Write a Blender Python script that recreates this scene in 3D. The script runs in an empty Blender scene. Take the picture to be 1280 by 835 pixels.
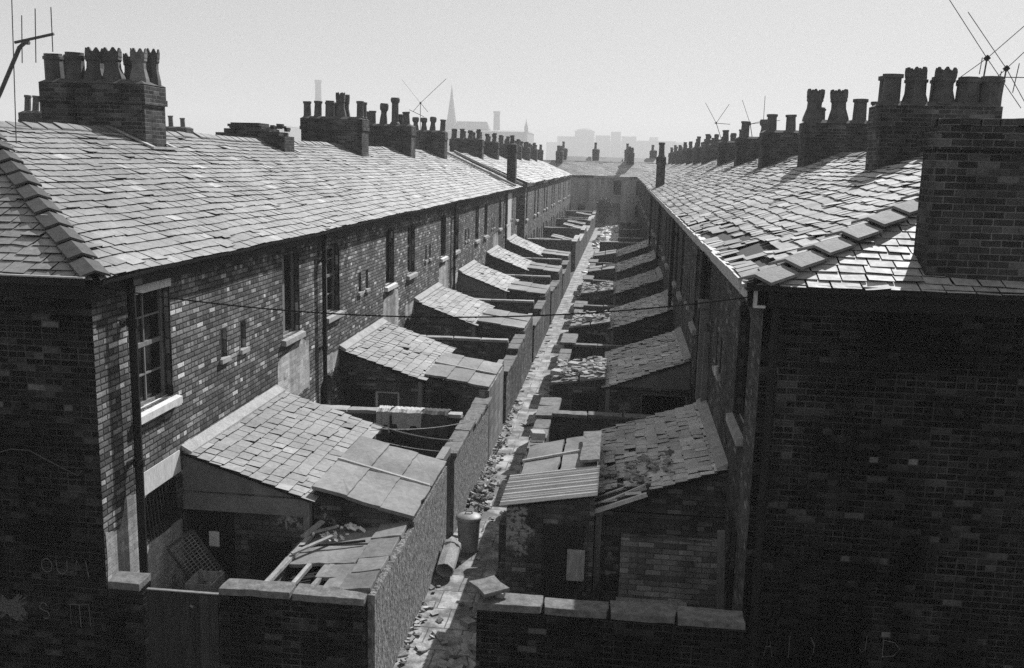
import bpy, math, random
from mathutils import Vector, Matrix

C = bpy.context.scene.collection
SC = bpy.context.scene
R = math.radians
rnd = random.Random(7)

SUN, SKY, HAZE, EXPO = 5.0, .05, .0009, .5
# ------------------------------------------------------------------ mesh builder
class MB:
    def __init__(self):
        self.v = []; self.f = []; self.uv = []; self.mi = []
    def poly(self, pts, m=0, uv=None):
        n = len(self.v)
        self.v += [tuple(p) for p in pts]
        self.f.append(tuple(range(n, n + len(pts))))
        if uv is None:
            a = Vector(pts[0]); nn = Vector((0, 0, 0))
            for i in range(1, len(pts) - 1):
                nn += (Vector(pts[i]) - a).cross(Vector(pts[i + 1]) - a)
            ax, ay, az = abs(nn.x), abs(nn.y), abs(nn.z)
            if az >= ax and az >= ay: uv = [(p[0], p[1]) for p in pts]
            elif ax >= ay: uv = [(p[1], p[2]) for p in pts]
            else: uv = [(p[0], p[2]) for p in pts]
        self.uv.append(uv); self.mi.append(m)
    def hexa(self, p, m=0, skip=()):
        # p: 4 bottom (ccw from above) then 4 top
        fs = {'b': (3, 2, 1, 0), 't': (4, 5, 6, 7), '0': (0, 1, 5, 4), '1': (1, 2, 6, 5), '2': (2, 3, 7, 6), '3': (3, 0, 4, 7)}
        for k, q in fs.items():
            if k not in skip: self.poly([p[i] for i in q], m)
    def box(self, x0, x1, y0, y1, z0, z1, m=0, skip=()):
        self.hexa([(x0, y0, z0), (x1, y0, z0), (x1, y1, z0), (x0, y1, z0), (x0, y0, z1), (x1, y0, z1), (x1, y1, z1), (x0, y1, z1)], m, skip)
    def obox(self, c, sx, sy, sz, rot, m=0):
        M = Matrix.Rotation(rot[2], 3, 'Z') @ Matrix.Rotation(rot[1], 3, 'Y') @ Matrix.Rotation(rot[0], 3, 'X')
        c = Vector(c); P = []
        for z in (-sz, sz):
            for x, y in ((-sx, -sy), (sx, -sy), (sx, sy), (-sx, sy)):
                P.append(c + M @ Vector((x / 2, y / 2, z / 2)))
        self.hexa(P, m)
    def bar(self, a, b, w, h=None, m=0, up=(0, 0, 1)):
        h = h or w
        a = Vector(a); b = Vector(b); d = (b - a).normalized(); up = Vector(up)
        if abs(d.dot(up)) > .98: up = Vector((1, 0, 0))
        s = d.cross(up).normalized() * w / 2; t = s.cross(d).normalized() * h / 2
        P = [a - s - t, a + s - t, b + s - t, b - s - t, a - s + t, a + s + t, b + s + t, b - s + t]
        self.hexa(P, m)
    def rslab(self, q, t, rg, jit=.012, sub=.13, m=0):
        """worn slab: four top corners, thickness t; its outline is broken, its corners knocked off, its face uneven"""
        q = [Vector(p) for p in q]; c = sum(q, Vector()) / 4; out = []
        nn = (q[1] - q[0]).cross(q[3] - q[0]).normalized()
        if nn.z < 0: nn = -nn
        for i in range(4):
            a, b = q[i], q[(i + 1) % 4]; n = max(2, int((b - a).length / sub))
            for k in range(n):
                p = a.lerp(b, k / n); inw = (c - p).normalized()
                cut = rg.uniform(0, jit) + (rg.uniform(.005, .03) if k == 0 and rg.random() < .4 else 0) + (rg.uniform(.01, .025) if rg.random() < .08 else 0)
                out.append(p + inw * cut + nn * rg.uniform(-.004, .004))
        top = [p + (c - p).normalized() * .006 for p in out]; mid = [p - nn * .008 for p in out]; bot = [p - nn * t for p in out]
        k = len(out); b0 = len(self.v)
        self.v += [tuple(c + nn * rg.uniform(-.006, .006))] + [tuple(p) for p in top] + [tuple(p) for p in mid] + [tuple(p) for p in bot]
        for i in range(k):
            j = (i + 1) % k
            for f in ((b0, b0 + 1 + i, b0 + 1 + j), (b0 + 1 + i, b0 + 1 + k + i, b0 + 1 + k + j, b0 + 1 + j), (b0 + 1 + k + i, b0 + 1 + 2 * k + i, b0 + 1 + 2 * k + j, b0 + 1 + k + j)):
                self.f.append(f); self.mi.append(m); self.uv.append([(self.v[x][0], self.v[x][1] + self.v[x][2]) for x in f])
        self.f.append(tuple(b0 + 1 + 2 * k + i for i in reversed(range(k)))); self.mi.append(m); self.uv.append([(0, 0)] * k)
    def tube(self, pts, r, n=8, m=0, caps=True, r1=None):
        pts = [Vector(p) for p in pts]; rings = []
        for i, p in enumerate(pts):
            d = (pts[min(i + 1, len(pts) - 1)] - pts[max(i - 1, 0)]).normalized()
            up = Vector((0, 0, 1)) if abs(d.z) < .95 else Vector((1, 0, 0))
            s = d.cross(up).normalized(); t = s.cross(d)
            rr = r if r1 is None else r + (r1 - r) * i / (len(pts) - 1)
            rings.append([p + (s * math.cos(2 * math.pi * k / n) + t * math.sin(2 * math.pi * k / n)) * rr for k in range(n)])
        self.rings(rings, m, caps)
    def rings(self, rings, m=0, caps=True):
        n = len(rings[0]); b = len(self.v)
        for rg in rings: self.v += [tuple(p) for p in rg]
        for i in range(len(rings) - 1):
            for k in range(n):
                q = (b + i * n + k, b + i * n + (k + 1) % n, b + (i + 1) * n + (k + 1) % n, b + (i + 1) * n + k)
                self.f.append(q); self.mi.append(m)
                self.uv.append([(k * .05, i * .1), (k * .05 + .05, i * .1), (k * .05 + .05, i * .1 + .1), (k * .05, i * .1 + .1)])
        if caps:
            for q in (tuple(b + k for k in reversed(range(n))), tuple(b + (len(rings) - 1) * n + k for k in range(n))):
                self.f.append(q); self.mi.append(m); self.uv.append([(self.v[i][0], self.v[i][1]) for i in q])
    def lathe(self, c, prof, n=12, m=0, caps=True, sq=0):
        c = Vector(c); off = math.pi / n if sq else 0
        self.rings([[c + Vector((math.cos(2 * math.pi * k / n + off) * r, math.sin(2 * math.pi * k / n + off) * r, z)) for k in range(n)] for r, z in prof], m, caps)
    def build(self, name, mats, parent=None, smooth=False):
        me = bpy.data.meshes.new(name)
        org = parent.matrix_world.translation if parent else Vector((0, 0, 0))
        o = bpy.data.objects.new(name, me); C.objects.link(o)
        base = Vector((0, 0, 0))
        if parent:
            o.parent = parent; base = Vector(ORG.get(parent.name, (0, 0, 0)))
        ORG[o.name] = tuple(base)
        me.from_pydata([(x - base.x, y - base.y, z - base.z) for x, y, z in self.v], [], self.f)
        if not isinstance(mats, (list, tuple)): mats = [mats]
        for mt in mats: me.materials.append(mt)
        me.polygons.foreach_set('material_index', self.mi)
        if smooth: me.polygons.foreach_set('use_smooth', [True] * len(self.f))
        ul = me.uv_layers.new(name='UVMap')
        flat = []
        for u in self.uv:
            for a in u: flat += [a[0], a[1]]
        ul.data.foreach_set('uv', flat)
        me.update()
        return o
ORG = {}   # world origin of every parent, so that children can be given in world coordinates

def empty(name, loc, label, cat, group=None):
    o = bpy.data.objects.new(name, None); C.objects.link(o)
    o.empty_display_size = .2
    o.location = loc; ORG[o.name] = tuple(loc)
    tag(o, label, cat, group); return o
def tag(o, label, cat, group=None, kind=None):
    if label: o['label'] = label
    if cat: o['category'] = cat
    if group: o['group'] = group
    if cat and not kind: kind = 'thing'
    if kind: o['kind'] = kind
    return o

# ------------------------------------------------------------------ materials (black-and-white world: neutral greys)
def new_mat(name):
    m = bpy.data.materials.new(name); m.use_nodes = True
    nt = m.node_tree; nt.nodes.clear()
    out = nt.nodes.new('ShaderNodeOutputMaterial'); b = nt.nodes.new('ShaderNodeBsdfPrincipled')
    nt.links.new(b.outputs[0], out.inputs[0])
    return m, nt, b
class N:
    def __init__(self, nt): self.nt = nt
    def math(self, op, a, b=None, c=None, clamp=False):
        n = self.nt.nodes.new('ShaderNodeMath'); n.operation = op; n.use_clamp = clamp
        for i, x in enumerate((a, b, c)):
            if x is None: continue
            if isinstance(x, (int, float)): n.inputs[i].default_value = x
            else: self.nt.links.new(x, n.inputs[i])
        return n.outputs[0]
    def ramp(self, fac, stops, interp='LINEAR'):
        n = self.nt.nodes.new('ShaderNodeValToRGB'); n.color_ramp.interpolation = interp
        e = n.color_ramp.elements
        while len(e) < len(stops): e.new(.5)
        for i, (p, g) in enumerate(stops): e[i].position = p; e[i].color = (g, g, g, 1)
        self.nt.links.new(fac, n.inputs[0]); return n.outputs[0]
    def noise(self, scale, detail=4, vec=None, rough=.55, dist=0):
        n = self.nt.nodes.new('ShaderNodeTexNoise'); n.inputs['Scale'].default_value = scale
        n.inputs['Detail'].default_value = detail; n.inputs['Roughness'].default_value = rough; n.inputs['Distortion'].default_value = dist
        if vec is not None: self.nt.links.new(vec, n.inputs['Vector'])
        return n.outputs['Fac']
    def mix(self, fac, a, b, mode='MIX'):
        n = self.nt.nodes.new('ShaderNodeMix'); n.data_type = 'RGBA'; n.blend_type = mode
        for s, x in ((n.inputs['Factor'], fac), (n.inputs['A'], a), (n.inputs['B'], b)):
            if isinstance(x, (int, float)): s.default_value = x if s.name == 'Factor' else (x, x, x, 1)
            else: self.nt.links.new(x, s)
        return n.outputs['Result']
    def bump(self, h, dist, strength, b):
        n = self.nt.nodes.new('ShaderNodeBump'); n.inputs['Distance'].default_value = dist; n.inputs['Strength'].default_value = strength
        self.nt.links.new(h, n.inputs['Height']); self.nt.links.new(n.outputs[0], b.inputs['Normal'])
    def pos(self): return self.nt.nodes.new('ShaderNodeNewGeometry').outputs['Position']
    def island(self): return self.nt.nodes.new('ShaderNodeNewGeometry').outputs['Random Per Island']
    def objrand(self): return self.nt.nodes.new('ShaderNodeObjectInfo').outputs['Random']
    def uv(self):
        t = self.nt.nodes.new('ShaderNodeTexCoord'); s = self.nt.nodes.new('ShaderNodeSeparateXYZ')
        self.nt.links.new(t.outputs['UV'], s.inputs[0]); return s.outputs[0], s.outputs[1]
    def comb(self, a, b, c=0):
        n = self.nt.nodes.new('ShaderNodeCombineXYZ')
        for i, x in enumerate((a, b, c)):
            if isinstance(x, (int, float)): n.inputs[i].default_value = x
            else: self.nt.links.new(x, n.inputs[i])
        return n.outputs[0]
    def white(self, vec):
        n = self.nt.nodes.new('ShaderNodeTexWhiteNoise'); n.noise_dimensions = '2D'
        self.nt.links.new(vec, n.inputs['Vector']); return n.outputs['Value']
    def scale(self, vec, s):
        n = self.nt.nodes.new('ShaderNodeVectorMath'); n.operation = 'MULTIPLY'; n.inputs[1].default_value = s
        self.nt.links.new(vec, n.inputs[0]); return n.outputs[0]

def brick_mat(name, tones, mortar, bl=.225, bh=.079, header=4, soot=(.35, .65, .55), mort_w=.014, bump=.5, stain=None, joint_loss=.5, seed=0, spec=.25):
    """brickwork laid out in metres of the wall's own UVs: per-brick tone, header courses, uneven joints, soot"""
    m, nt, b = new_mat(name); k = N(nt)
    u, v = k.uv(); p = k.pos()
    u = k.math('ADD', u, 40 + seed * 3.17); v = k.math('ADD', v, 9)
    wob = k.math('SUBTRACT', k.noise(9, 2, p), .5)
    u = k.math('ADD', u, k.math('MULTIPLY', wob, .016)); v = k.math('ADD', v, k.math('MULTIPLY', k.math('SUBTRACT', k.noise(5, 2, p), .5), .012))
    rv = k.math('DIVIDE', v, bh); row = k.math('FLOOR', rv)
    if header:
        hd = k.math('LESS_THAN', k.math('MODULO', row, header), .5)
        w = k.math('SUBTRACT', bl, k.math('MULTIPLY', hd, bl / 2))
    else: w = bl
    off = k.math('MULTIPLY', k.math('MODULO', row, 2), bl / 2)
    cu = k.math('DIVIDE', k.math('ADD', u, off), w); col = k.math('FLOOR', cu)
    fx = k.math('FRACT', cu); fy = k.math('FRACT', rv)
    dx = k.math('MULTIPLY', k.math('MINIMUM', fx, k.math('SUBTRACT', 1, fx)), w)
    dy = k.math('MULTIPLY', k.math('MINIMUM', fy, k.math('SUBTRACT', 1, fy)), bh)
    d = k.math('MINIMUM', dx, dy)
    d = k.math('ADD', d, k.math('MULTIPLY', k.math('SUBTRACT', k.noise(26, 3, p), .5), .008))
    brick = k.math('SMOOTH_MIN', k.math('DIVIDE', d, mort_w, clamp=True), 1, .1)
    tone = k.white(k.comb(col, row))
    c = k.ramp(tone, tones)
    grain = k.ramp(k.noise(48, 5, p, .65), [(.3, .5), (.7, 1.4)])
    c = k.mix(1, c, grain, 'MULTIPLY')
    mm = k.ramp(k.noise(1.7, 3, p), [(.35, mortar), (.7, mortar * joint_loss)])
    c = k.mix(brick, mm, c)
    s = k.ramp(k.noise(.55, 5, p, .6, .4), [(soot[0], soot[2]), (soot[1], 1)])
    c = k.mix(1, c, s, 'MULTIPLY')
    streak = k.ramp(k.noise(1, 4, k.scale(p, (1.7, 1.7, .16))), [(.38, .52), (.6, 1.08)])
    c = k.mix(1, c, streak, 'MULTIPLY')
    if stain:   # patches of flaking limewash
        fac = k.ramp(k.noise(stain[0], 6, p, .65), [(stain[1], 0), (stain[1] + .04, 1)])
        c = k.mix(k.math('MULTIPLY', fac, k.ramp(k.noise(14, 4, p), [(.42, 0), (.5, 1)])), c, stain[2])
    nt.links.new(c, b.inputs['Base Color'])
    b.inputs['Roughness'].default_value = .9; b.inputs['Specular IOR Level'].default_value = spec
    h = k.math('ADD', k.math('MULTIPLY', brick, .7), k.math('MULTIPLY', k.noise(45, 4, p), .5))
    h = k.math('ADD', h, k.math('MULTIPLY', tone, .25))
    k.bump(h, .012, bump, b)
    return m

def rough_mat(name, lo, hi, scale=6, rough=.85, bump=.4, bdist=.01, spec=.3, island=0, fine=40, stretch=None, metal=0):
    m, nt, b = new_mat(name); k = N(nt); p = k.pos()
    q = k.scale(p, stretch) if stretch else p
    c = k.ramp(k.noise(scale, 6, q, .62), [(.3, lo), (.7, hi)])
    g = k.ramp(k.noise(fine, 4, q), [(.3, .75), (.7, 1.2)])
    c = k.mix(1, c, g, 'MULTIPLY')
    if island:
        c = k.mix(1, c, k.ramp(k.island(), [(0, 1 - island), (1, 1 + island)]), 'MULTIPLY')
    nt.links.new(c, b.inputs['Base Color'])
    b.inputs['Roughness'].default_value = rough; b.inputs['Specular IOR Level'].default_value = spec; b.inputs['Metallic'].default_value = metal
    k.bump(k.math('ADD', k.noise(fine, 5, q), k.math('MULTIPLY', k.noise(scale * 2, 3, q), .8)), bdist, bump, b)
    return m

def slate_mat(name, tones, rough=.42, spec=.6, blot=.8):
    m, nt, b = new_mat(name); k = N(nt); p = k.pos()
    c = k.ramp(k.island(), tones)
    c = k.mix(1, c, k.ramp(k.noise(.9, 4, p), [(.35, blot), (.65, 1.12)]), 'MULTIPLY')
    c = k.mix(1, c, k.ramp(k.noise(14, 5, p, .65), [(.3, .72), (.7, 1.25)]), 'MULTIPLY')
    nt.links.new(c, b.inputs['Base Color'])
    r = k.math('ADD', rough - .1, k.math('MULTIPLY', k.noise(8, 3, p), .25))
    nt.links.new(r, b.inputs['Roughness']); b.inputs['Specular IOR Level'].default_value = spec
    k.bump(k.noise(22, 5, p, .6), .008, .45, b)
    return m

# ---- tones: (position, grey)
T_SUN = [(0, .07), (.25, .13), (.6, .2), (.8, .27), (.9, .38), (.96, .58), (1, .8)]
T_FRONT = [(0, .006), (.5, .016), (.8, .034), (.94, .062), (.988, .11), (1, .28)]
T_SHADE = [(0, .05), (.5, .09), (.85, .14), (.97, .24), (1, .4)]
M = {}
M['brick_sun'] = brick_mat('sunlit_brick', T_SUN, .012, soot=(.34, .6, .5), bump=.9, mort_w=.017)  # lit copy of the terrace brick
M['brick_front'] = brick_mat('shaded_sooty_brick', T_FRONT, .13, soot=(.38, .6, .25), bump=.8, seed=2, spec=.06, joint_loss=.08, mort_w=.011)  # soot plus painted shade: near-black copy for walls facing away from the sun
M['brick_shade'] = brick_mat('shaded_brick', T_SHADE, .07, soot=(.3, .65, .55), bump=.6, seed=5)  # shaded copy of the terrace brick
M['brick_stack'] = brick_mat('chimney_brick', [(0, .03), (.5, .055), (.85, .09), (1, .15)], .3, soot=(.3, .65, .6), header=0, bump=.8, joint_loss=.3, mort_w=.009, spec=.1, seed=9)
M['brick_yard'] = brick_mat('yard_brick', [(0, .05), (.5, .1), (.85, .16), (1, .3)], .1, soot=(.3, .65, .5), bump=.8, stain=(1.2, .62, .3), seed=11)
M['brick_hazed'] = brick_mat('hazed_end_brick', [(0, .4), (.5, .52), (1, .64)], .4, soot=(.3, .65, .75), bump=.4, seed=31)  # paled to put distance haze into the closing row's walls
M['block'] = brick_mat('concrete_block', [(0, .2), (.6, .26), (1, .36)], .12, bl=.42, bh=.19, header=0, mort_w=.012, soot=(.3, .6, .7), seed=13)
M['infill'] = brick_mat('infill_brick', [(0, .12), (.5, .3), (1, .5)], .1, bl=.235, bh=.085, header=0, soot=(.3, .6, .6), mort_w=.011, seed=14)
M['roughcast'] = rough_mat('roughcast_wall', .05, .36, 14, .95, 1.0, .06, .2, fine=30, stretch=(1, 1, .45))
M['render'] = rough_mat('old_render', .13, .22, 3, .9, .4, .008, .25)
M['render_dark'] = rough_mat('sooty_render_and_sheen', .06, .11, 3, .9, .4, .008, .25)
M['whitewash'] = brick_mat('whitewashed_brick', [(0, .38), (.6, .5), (1, .62)], .36, soot=(.3, .6, .7), mort_w=.004, bump=.4, stain=(3, .6, .2), seed=21)
M['paint'] = rough_mat('pale_paint', .5, .7, 5, .7, .3, .004, .3, fine=60, stretch=(1, 1, .2))
M['stone'] = rough_mat('sandstone', .26, .42, 5, .85, .4, .008, .3, island=.2)
M['coping'] = rough_mat('coping_stone', .075, .2, 9, .85, .6, .012, .25, island=.3)
M['slate_l'] = slate_mat('welsh_slate', [(0, .22), (.6, .25), (.93, .275), (.97, .36), (1, .48)], .48, .4)
M['slate_r'] = slate_mat('worn_slate', [(0, .22), (.3, .3), (.8, .36), (.96, .41), (1, .52)], .62, .28, .7)
M['slate_ext'] = slate_mat('stone_slate', [(0, .2), (.5, .235), (.93, .26), (1, .36)], .55, .4)
M['slate_ext_r'] = slate_mat('skylit_slate', [(0, .34), (.4, .44), (.9, .52), (1, .7)], .6, .35, .7)  # greys raised to stand in for missing skylight on these roofs
M['flag'] = slate_mat('flagstone', [(0, .15), (.6, .2), (1, .25)], .65, .35, .6)
M['underlay'] = rough_mat('roof_boarding', .015, .03, 5)
M['ridge'] = rough_mat('ridge_tile_clay', .1, .2, 5, .6, .4, .008, .4, island=.25)
M['hip'] = rough_mat('hip_tile_clay', .045, .08, 5, .7, .4, .008, .25, island=.2)
M['hip_r'] = rough_mat('hip_tile_slate', .17, .26, 7, .75, .5, .01, .15, island=.2)
M['lead'] = rough_mat('lead_flashing', .3, .45, 5, .6, .3, .006, .4)
M['pot'] = rough_mat('pot_clay', .035, .1, 5, .75, .4, .008, .35, island=.2)
M['pot_pale'] = rough_mat('pot_buff', .1, .2, 5, .75, .4, .008, .35, island=.2)
M['iron'] = rough_mat('black_iron', .008, .02, 8, .6, .3, .004, .2)
M['rust'] = rough_mat('rusty_iron', .04, .1, 8, .8, .4, .004, .3)
M['galv'] = rough_mat('galvanised_steel', .16, .3, 6, .55, .25, .004, .5)
M['tin'] = rough_mat('corrugated_sheet', .35, .5, 3, .6, .3, .004, .4, stretch=(1, 3, 1))
M['alu'] = rough_mat('aerial_alloy', .05, .08, 8, .5, .2, .002, .5)
M['wood'] = rough_mat('grey_timber', .2, .4, 5, .85, .5, .006, .3, stretch=(4, 1, 1), island=.3)
M['wood_dark'] = rough_mat('dark_timber', .012, .03, 7, .85, .5, .006, .12, stretch=(6, 6, .5))
M['wood_gate'] = rough_mat('gate_boards', .02, .06, 9, .85, .6, .008, .1, stretch=(5, 5, .3), island=.35)
M['woodp'] = rough_mat('painted_timber', .14, .24, 6, .6, .3, .004, .4, stretch=(3, 3, .4))
M['fascia'] = rough_mat('fascia_board', .5, .65, 6, .8, .4, .005, .3, stretch=(1, .3, 1))
M['cloth'] = rough_mat('pale_cloth', .38, .58, 8, .9, .5, .01, .2)
M['cloth_dark'] = rough_mat('dark_cloth', .05, .12, 8, .9, .5, .01, .2)
M['paper'] = rough_mat('paper', .6, .75, 8, .8, .1, .002, .2)
M['chalk'] = rough_mat('chalk', .07, .22, 30, .95, .2, .002, .1)
M['chalk_pale'] = rough_mat('flaked_poster', .03, .16, 40, .95, .2, .002, .1)
M['rubble'] = rough_mat('rubble', .16, .36, 9, .9, .6, .012, .3, island=.6)
M['foliage'] = rough_mat('foliage', .04, .1, 9, .7, .3, .004, .3, island=.4)
M['bark'] = rough_mat('bark', .04, .08, 9, .9, .5, .01, .2)
M['far'] = rough_mat('distant_masonry', .2, .3, .2, .9, .1, .01, .2, fine=2)
M['glass'] = rough_mat('dark_glass', .006, .012, 3, .12, .05, .002, .5)
M['blind'] = rough_mat('drawn_blind', .14, .24, 5, .9, .3, .003, .2, stretch=(5, 5, .3))
M['void'] = rough_mat('dark_interior', .004, .008, 3, .9)  # near-black colour stands in for the shade inside openings
M['rubber'] = rough_mat('perished_rubber', .02, .05, 9, .7, .4, .006, .3)

def paving_mat():
    m, nt, b = new_mat('alley_flags'); k = N(nt); u, v = k.uv(); p = k.pos()
    u = k.math('ADD', u, k.math('MULTIPLY', k.math('SUBTRACT', k.noise(2, 2, p), .5), .05)); v = k.math('ADD', v, 2)
    rv = k.math('DIVIDE', v, .62); row = k.math('FLOOR', rv)
    cu = k.math('DIVIDE', k.math('ADD', k.math('ADD', u, 20), k.math('MULTIPLY', k.math('MODULO', row, 2), .23)), .52); col = k.math('FLOOR', cu)
    fx = k.math('FRACT', cu); fy = k.math('FRACT', rv)
    d = k.math('MINIMUM', k.math('MINIMUM', fx, k.math('SUBTRACT', 1, fx)), k.math('MINIMUM', fy, k.math('SUBTRACT', 1, fy)))
    d = k.math('ADD', d, k.math('MULTIPLY', k.math('SUBTRACT', k.noise(20, 3, p), .5), .03))
    s = k.math('DIVIDE', d, .03, clamp=True)
    c = k.ramp(k.white(k.comb(col, row)), [(0, .26), (1, .4)])
    c = k.mix(1, c, k.ramp(k.noise(2.2, 6, p, .68), [(.42, .3), (.6, 1.1)]), 'MULTIPLY')  # stains spread wide to put the walls' shadows into the flags
    c = k.mix(1, c, k.ramp(k.noise(40, 4, p), [(.3, .75), (.7, 1.2)]), 'MULTIPLY')
    c = k.mix(s, .06, c)
    nt.links.new(c, b.inputs['Base Color']); b.inputs['Roughness'].default_value = .8
    k.bump(k.math('ADD', s, k.math('MULTIPLY', k.noise(25, 5, p), .6)), .015, .6, b)
    return m
M['paving'] = paving_mat()
M['dirt'] = rough_mat('yard_dirt', .06, .16, 1.4, .95, .6, .03, .2, fine=18)
M['road'] = rough_mat('ground_mix', .06, .12, .5, .95, .4, .02, .2, fine=8)

# ------------------------------------------------------------------ geometry of the place
XL, XR = -6.2, 1.7            # rear walls of the two terraces
EL, ER = 5.3, 5.45            # eaves
RL, RR = 7.17, 7.12           # ridges
YL, YR = 10.63, 11.4          # near end walls
P = 3.95                      # house width

def TL(u, d, z): return Vector((XL - d, u, z))
def TR(u, d, z): return Vector((XR + d, u, z))
def TL2(u, d, z): return Vector((-5.85 - d, u, z))
def TE(u, d, z): return Vector((u, 112 + d, z))

def tbox(mb, T, u0, u1, d0, d1, z0, z1, m=0, skip=()):
    mb.hexa([T(u0, d0, z0), T(u1, d0, z0), T(u1, d1, z0), T(u0, d1, z0), T(u0, d0, z1), T(u1, d0, z1), T(u1, d1, z1), T(u0, d1, z1)], m, skip)

def facade(mb, F, u0, u1, z0, z1, holes, depth, m=0, mr=None):
    """wall plane F(u, d, z) at d=0 with rectangular or arched openings; reveals run to d=depth"""
    mr = m if mr is None else mr
    us = sorted({u0, u1, *[h[0] for h in holes], *[h[1] for h in holes]}); zs = sorted({z0, z1, *[h[2] for h in holes], *[h[3] for h in holes]})
    for i in range(len(us) - 1):
        for j in range(len(zs) - 1):
            a, b, c, d = us[i], us[i + 1], zs[j], zs[j + 1]
            if any(h[0] - 1e-6 <= a and b <= h[1] + 1e-6 and h[2] - 1e-6 <= c and d <= h[3] + 1e-6 for h in holes): continue
            q = [(a, c), (b, c), (b, d), (a, d)]
            mb.poly([F(x, 0, z) for x, z in q], m, q)
    for h in holes:
        a, b, c, d = h[:4]; rise = h[4] if len(h) > 4 else 0
        n = 6 if rise else 1
        top = [(a + (b - a) * i / n, d - rise + rise * (1 - (2 * i / n - 1) ** 2)) for i in range(n + 1)] if rise else [(a, d), (b, d)]
        if rise:
            for i in range(n):
                q = [top[i], top[i + 1], (top[i + 1][0], d), (top[i][0], d)]
                mb.poly([F(x, 0, z) for x, z in q], m, q)
        ring = [(a, c), (b, c)] + list(reversed(top))
        for i in range(len(ring)):
            p, q = ring[i], ring[(i + 1) % len(ring)]
            if abs(p[0] - q[0]) + abs(p[1] - q[1]) < 1e-6: continue
            L = math.hypot(p[0] - q[0], p[1] - q[1])
            mb.poly([F(p[0], 0, p[1]), F(q[0], 0, q[1]), F(q[0], depth, q[1]), F(p[0], depth, p[1])], mr, [(p[0] + 0, p[1]), (p[0] + L, p[1]), (p[0] + L, p[1] + depth), (p[0], p[1] + depth)])

def clip(poly, a, b):
    """keep the part of a 2D polygon left of the line a->b"""
    out = []
    side = lambda p: (b[0] - a[0]) * (p[1] - a[1]) - (b[1] - a[1]) * (p[0] - a[0])
    for i in range(len(poly)):
        p, q = poly[i], poly[(i + 1) % len(poly)]; sp, sq = side(p), side(q)
        if sp >= 0: out.append(p)
        if (sp >= 0) != (sq >= 0):
            t = sp / (sp - sq); out.append((p[0] + (q[0] - p[0]) * t, p[1] + (q[1] - p[1]) * t))
    return out

def sag(p, amp):
    return amp * (math.sin(p.x * .9 + p.y * .55) + .7 * math.sin(p.y * 1.31 + 1.3 + p.x * .4) + .5 * math.sin(p.y * 2.9 + p.x * 2.1))

def slates(mb, O, U, V, region, w=.3, g=.2, jit=1., miss=0, slip=.02, m=0, rg=rnd, sg=.012, th=.01, holes=(), under=1, v0=-.06, lf=.016):
    """rows of separate slates on the plane O + u*U + v*V; region: convex ccw polygon in (u, v)"""
    O = Vector(O); U = Vector(U).normalized(); V = Vector(V).normalized(); Nn = U.cross(V).normalized()
    if Nn.z < 0: Nn = -Nn
    if under is not None:
        mb.poly([O + U * a + V * b - Nn * .03 for a, b in region], under)
    vmax = max(p[1] for p in region); umin = min(p[0] for p in region); umax = max(p[0] for p in region)
    reg = [(a, b + (v0 if b < 1e-6 else 0)) for a, b in region]
    r = 0; v = v0
    while v < vmax:
        x = umin - w * ((r % 2) * .5 + rg.uniform(0, .12)); drift = rg.uniform(-.004, .004)
        while x < umax:
            ww = w * rg.uniform(.86, 1.14)
            if rg.random() >= miss and not any(h[0] < x + ww / 2 < h[1] and h[2] < v < h[3] and rg.random() < h[4] for h in holes):
                dv = rg.gauss(0, .008 * jit) + drift - (rg.uniform(.03, .12) if rg.random() < slip else 0)
                an = rg.gauss(0, .016 * jit) + (rg.uniform(-.16, .16) if rg.random() < slip else 0)
                lift = lf + abs(rg.gauss(0, .006 * jit)) + (.03 * rg.random() if rg.random() < slip * 2 else 0)
                tw = rg.gauss(0, .005 * jit)
                gp = .006 + .006 * rg.random()
                q = [(x + gp, v + dv), (x + ww - gp, v + dv + rg.gauss(0, .004 * jit)), (x + ww - gp, v + g + .05), (x + gp, v + g + .05)]
                cx, cy = x + ww / 2, v + g
                ca, sa = math.cos(an), math.sin(an)
                q = [(cx + (a - cx) * ca - (b - cy) * sa, cy + (a - cx) * sa + (b - cy) * ca) for a, b in q]
                for i in range(len(reg)):
                    if len(q) < 3: break
                    q = clip(q, reg[i], reg[(i + 1) % len(reg)])
                if len(q) >= 3:
                    top = []
                    for a, b in q:
                        t = (b - v) / g
                        p0 = O + U * a + V * b
                        h = lift * (1 - t) + .002 * t + tw * (a - cx) / w + sag(p0, sg)
                        top.append(p0 + Nn * h)
                    bot = [p - Nn * th for p in top]
                    mb_n = len(mb.v)
                    mb.v += [tuple(p) for p in top] + [tuple(p) for p in bot]
                    k = len(q)
                    mb.f.append(tuple(range(mb_n, mb_n + k))); mb.mi.append(m); mb.uv.append([tuple(p) for p in q])
                    for i in range(k):
                        j = (i + 1) % k
                        mb.f.append((mb_n + i, mb_n + k + i, mb_n + k + j, mb_n + j)); mb.mi.append(under if under is not None else m); mb.uv.append([q[i], q[i], q[j], q[j]])
            x += ww
        v += g; r += 1

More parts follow.
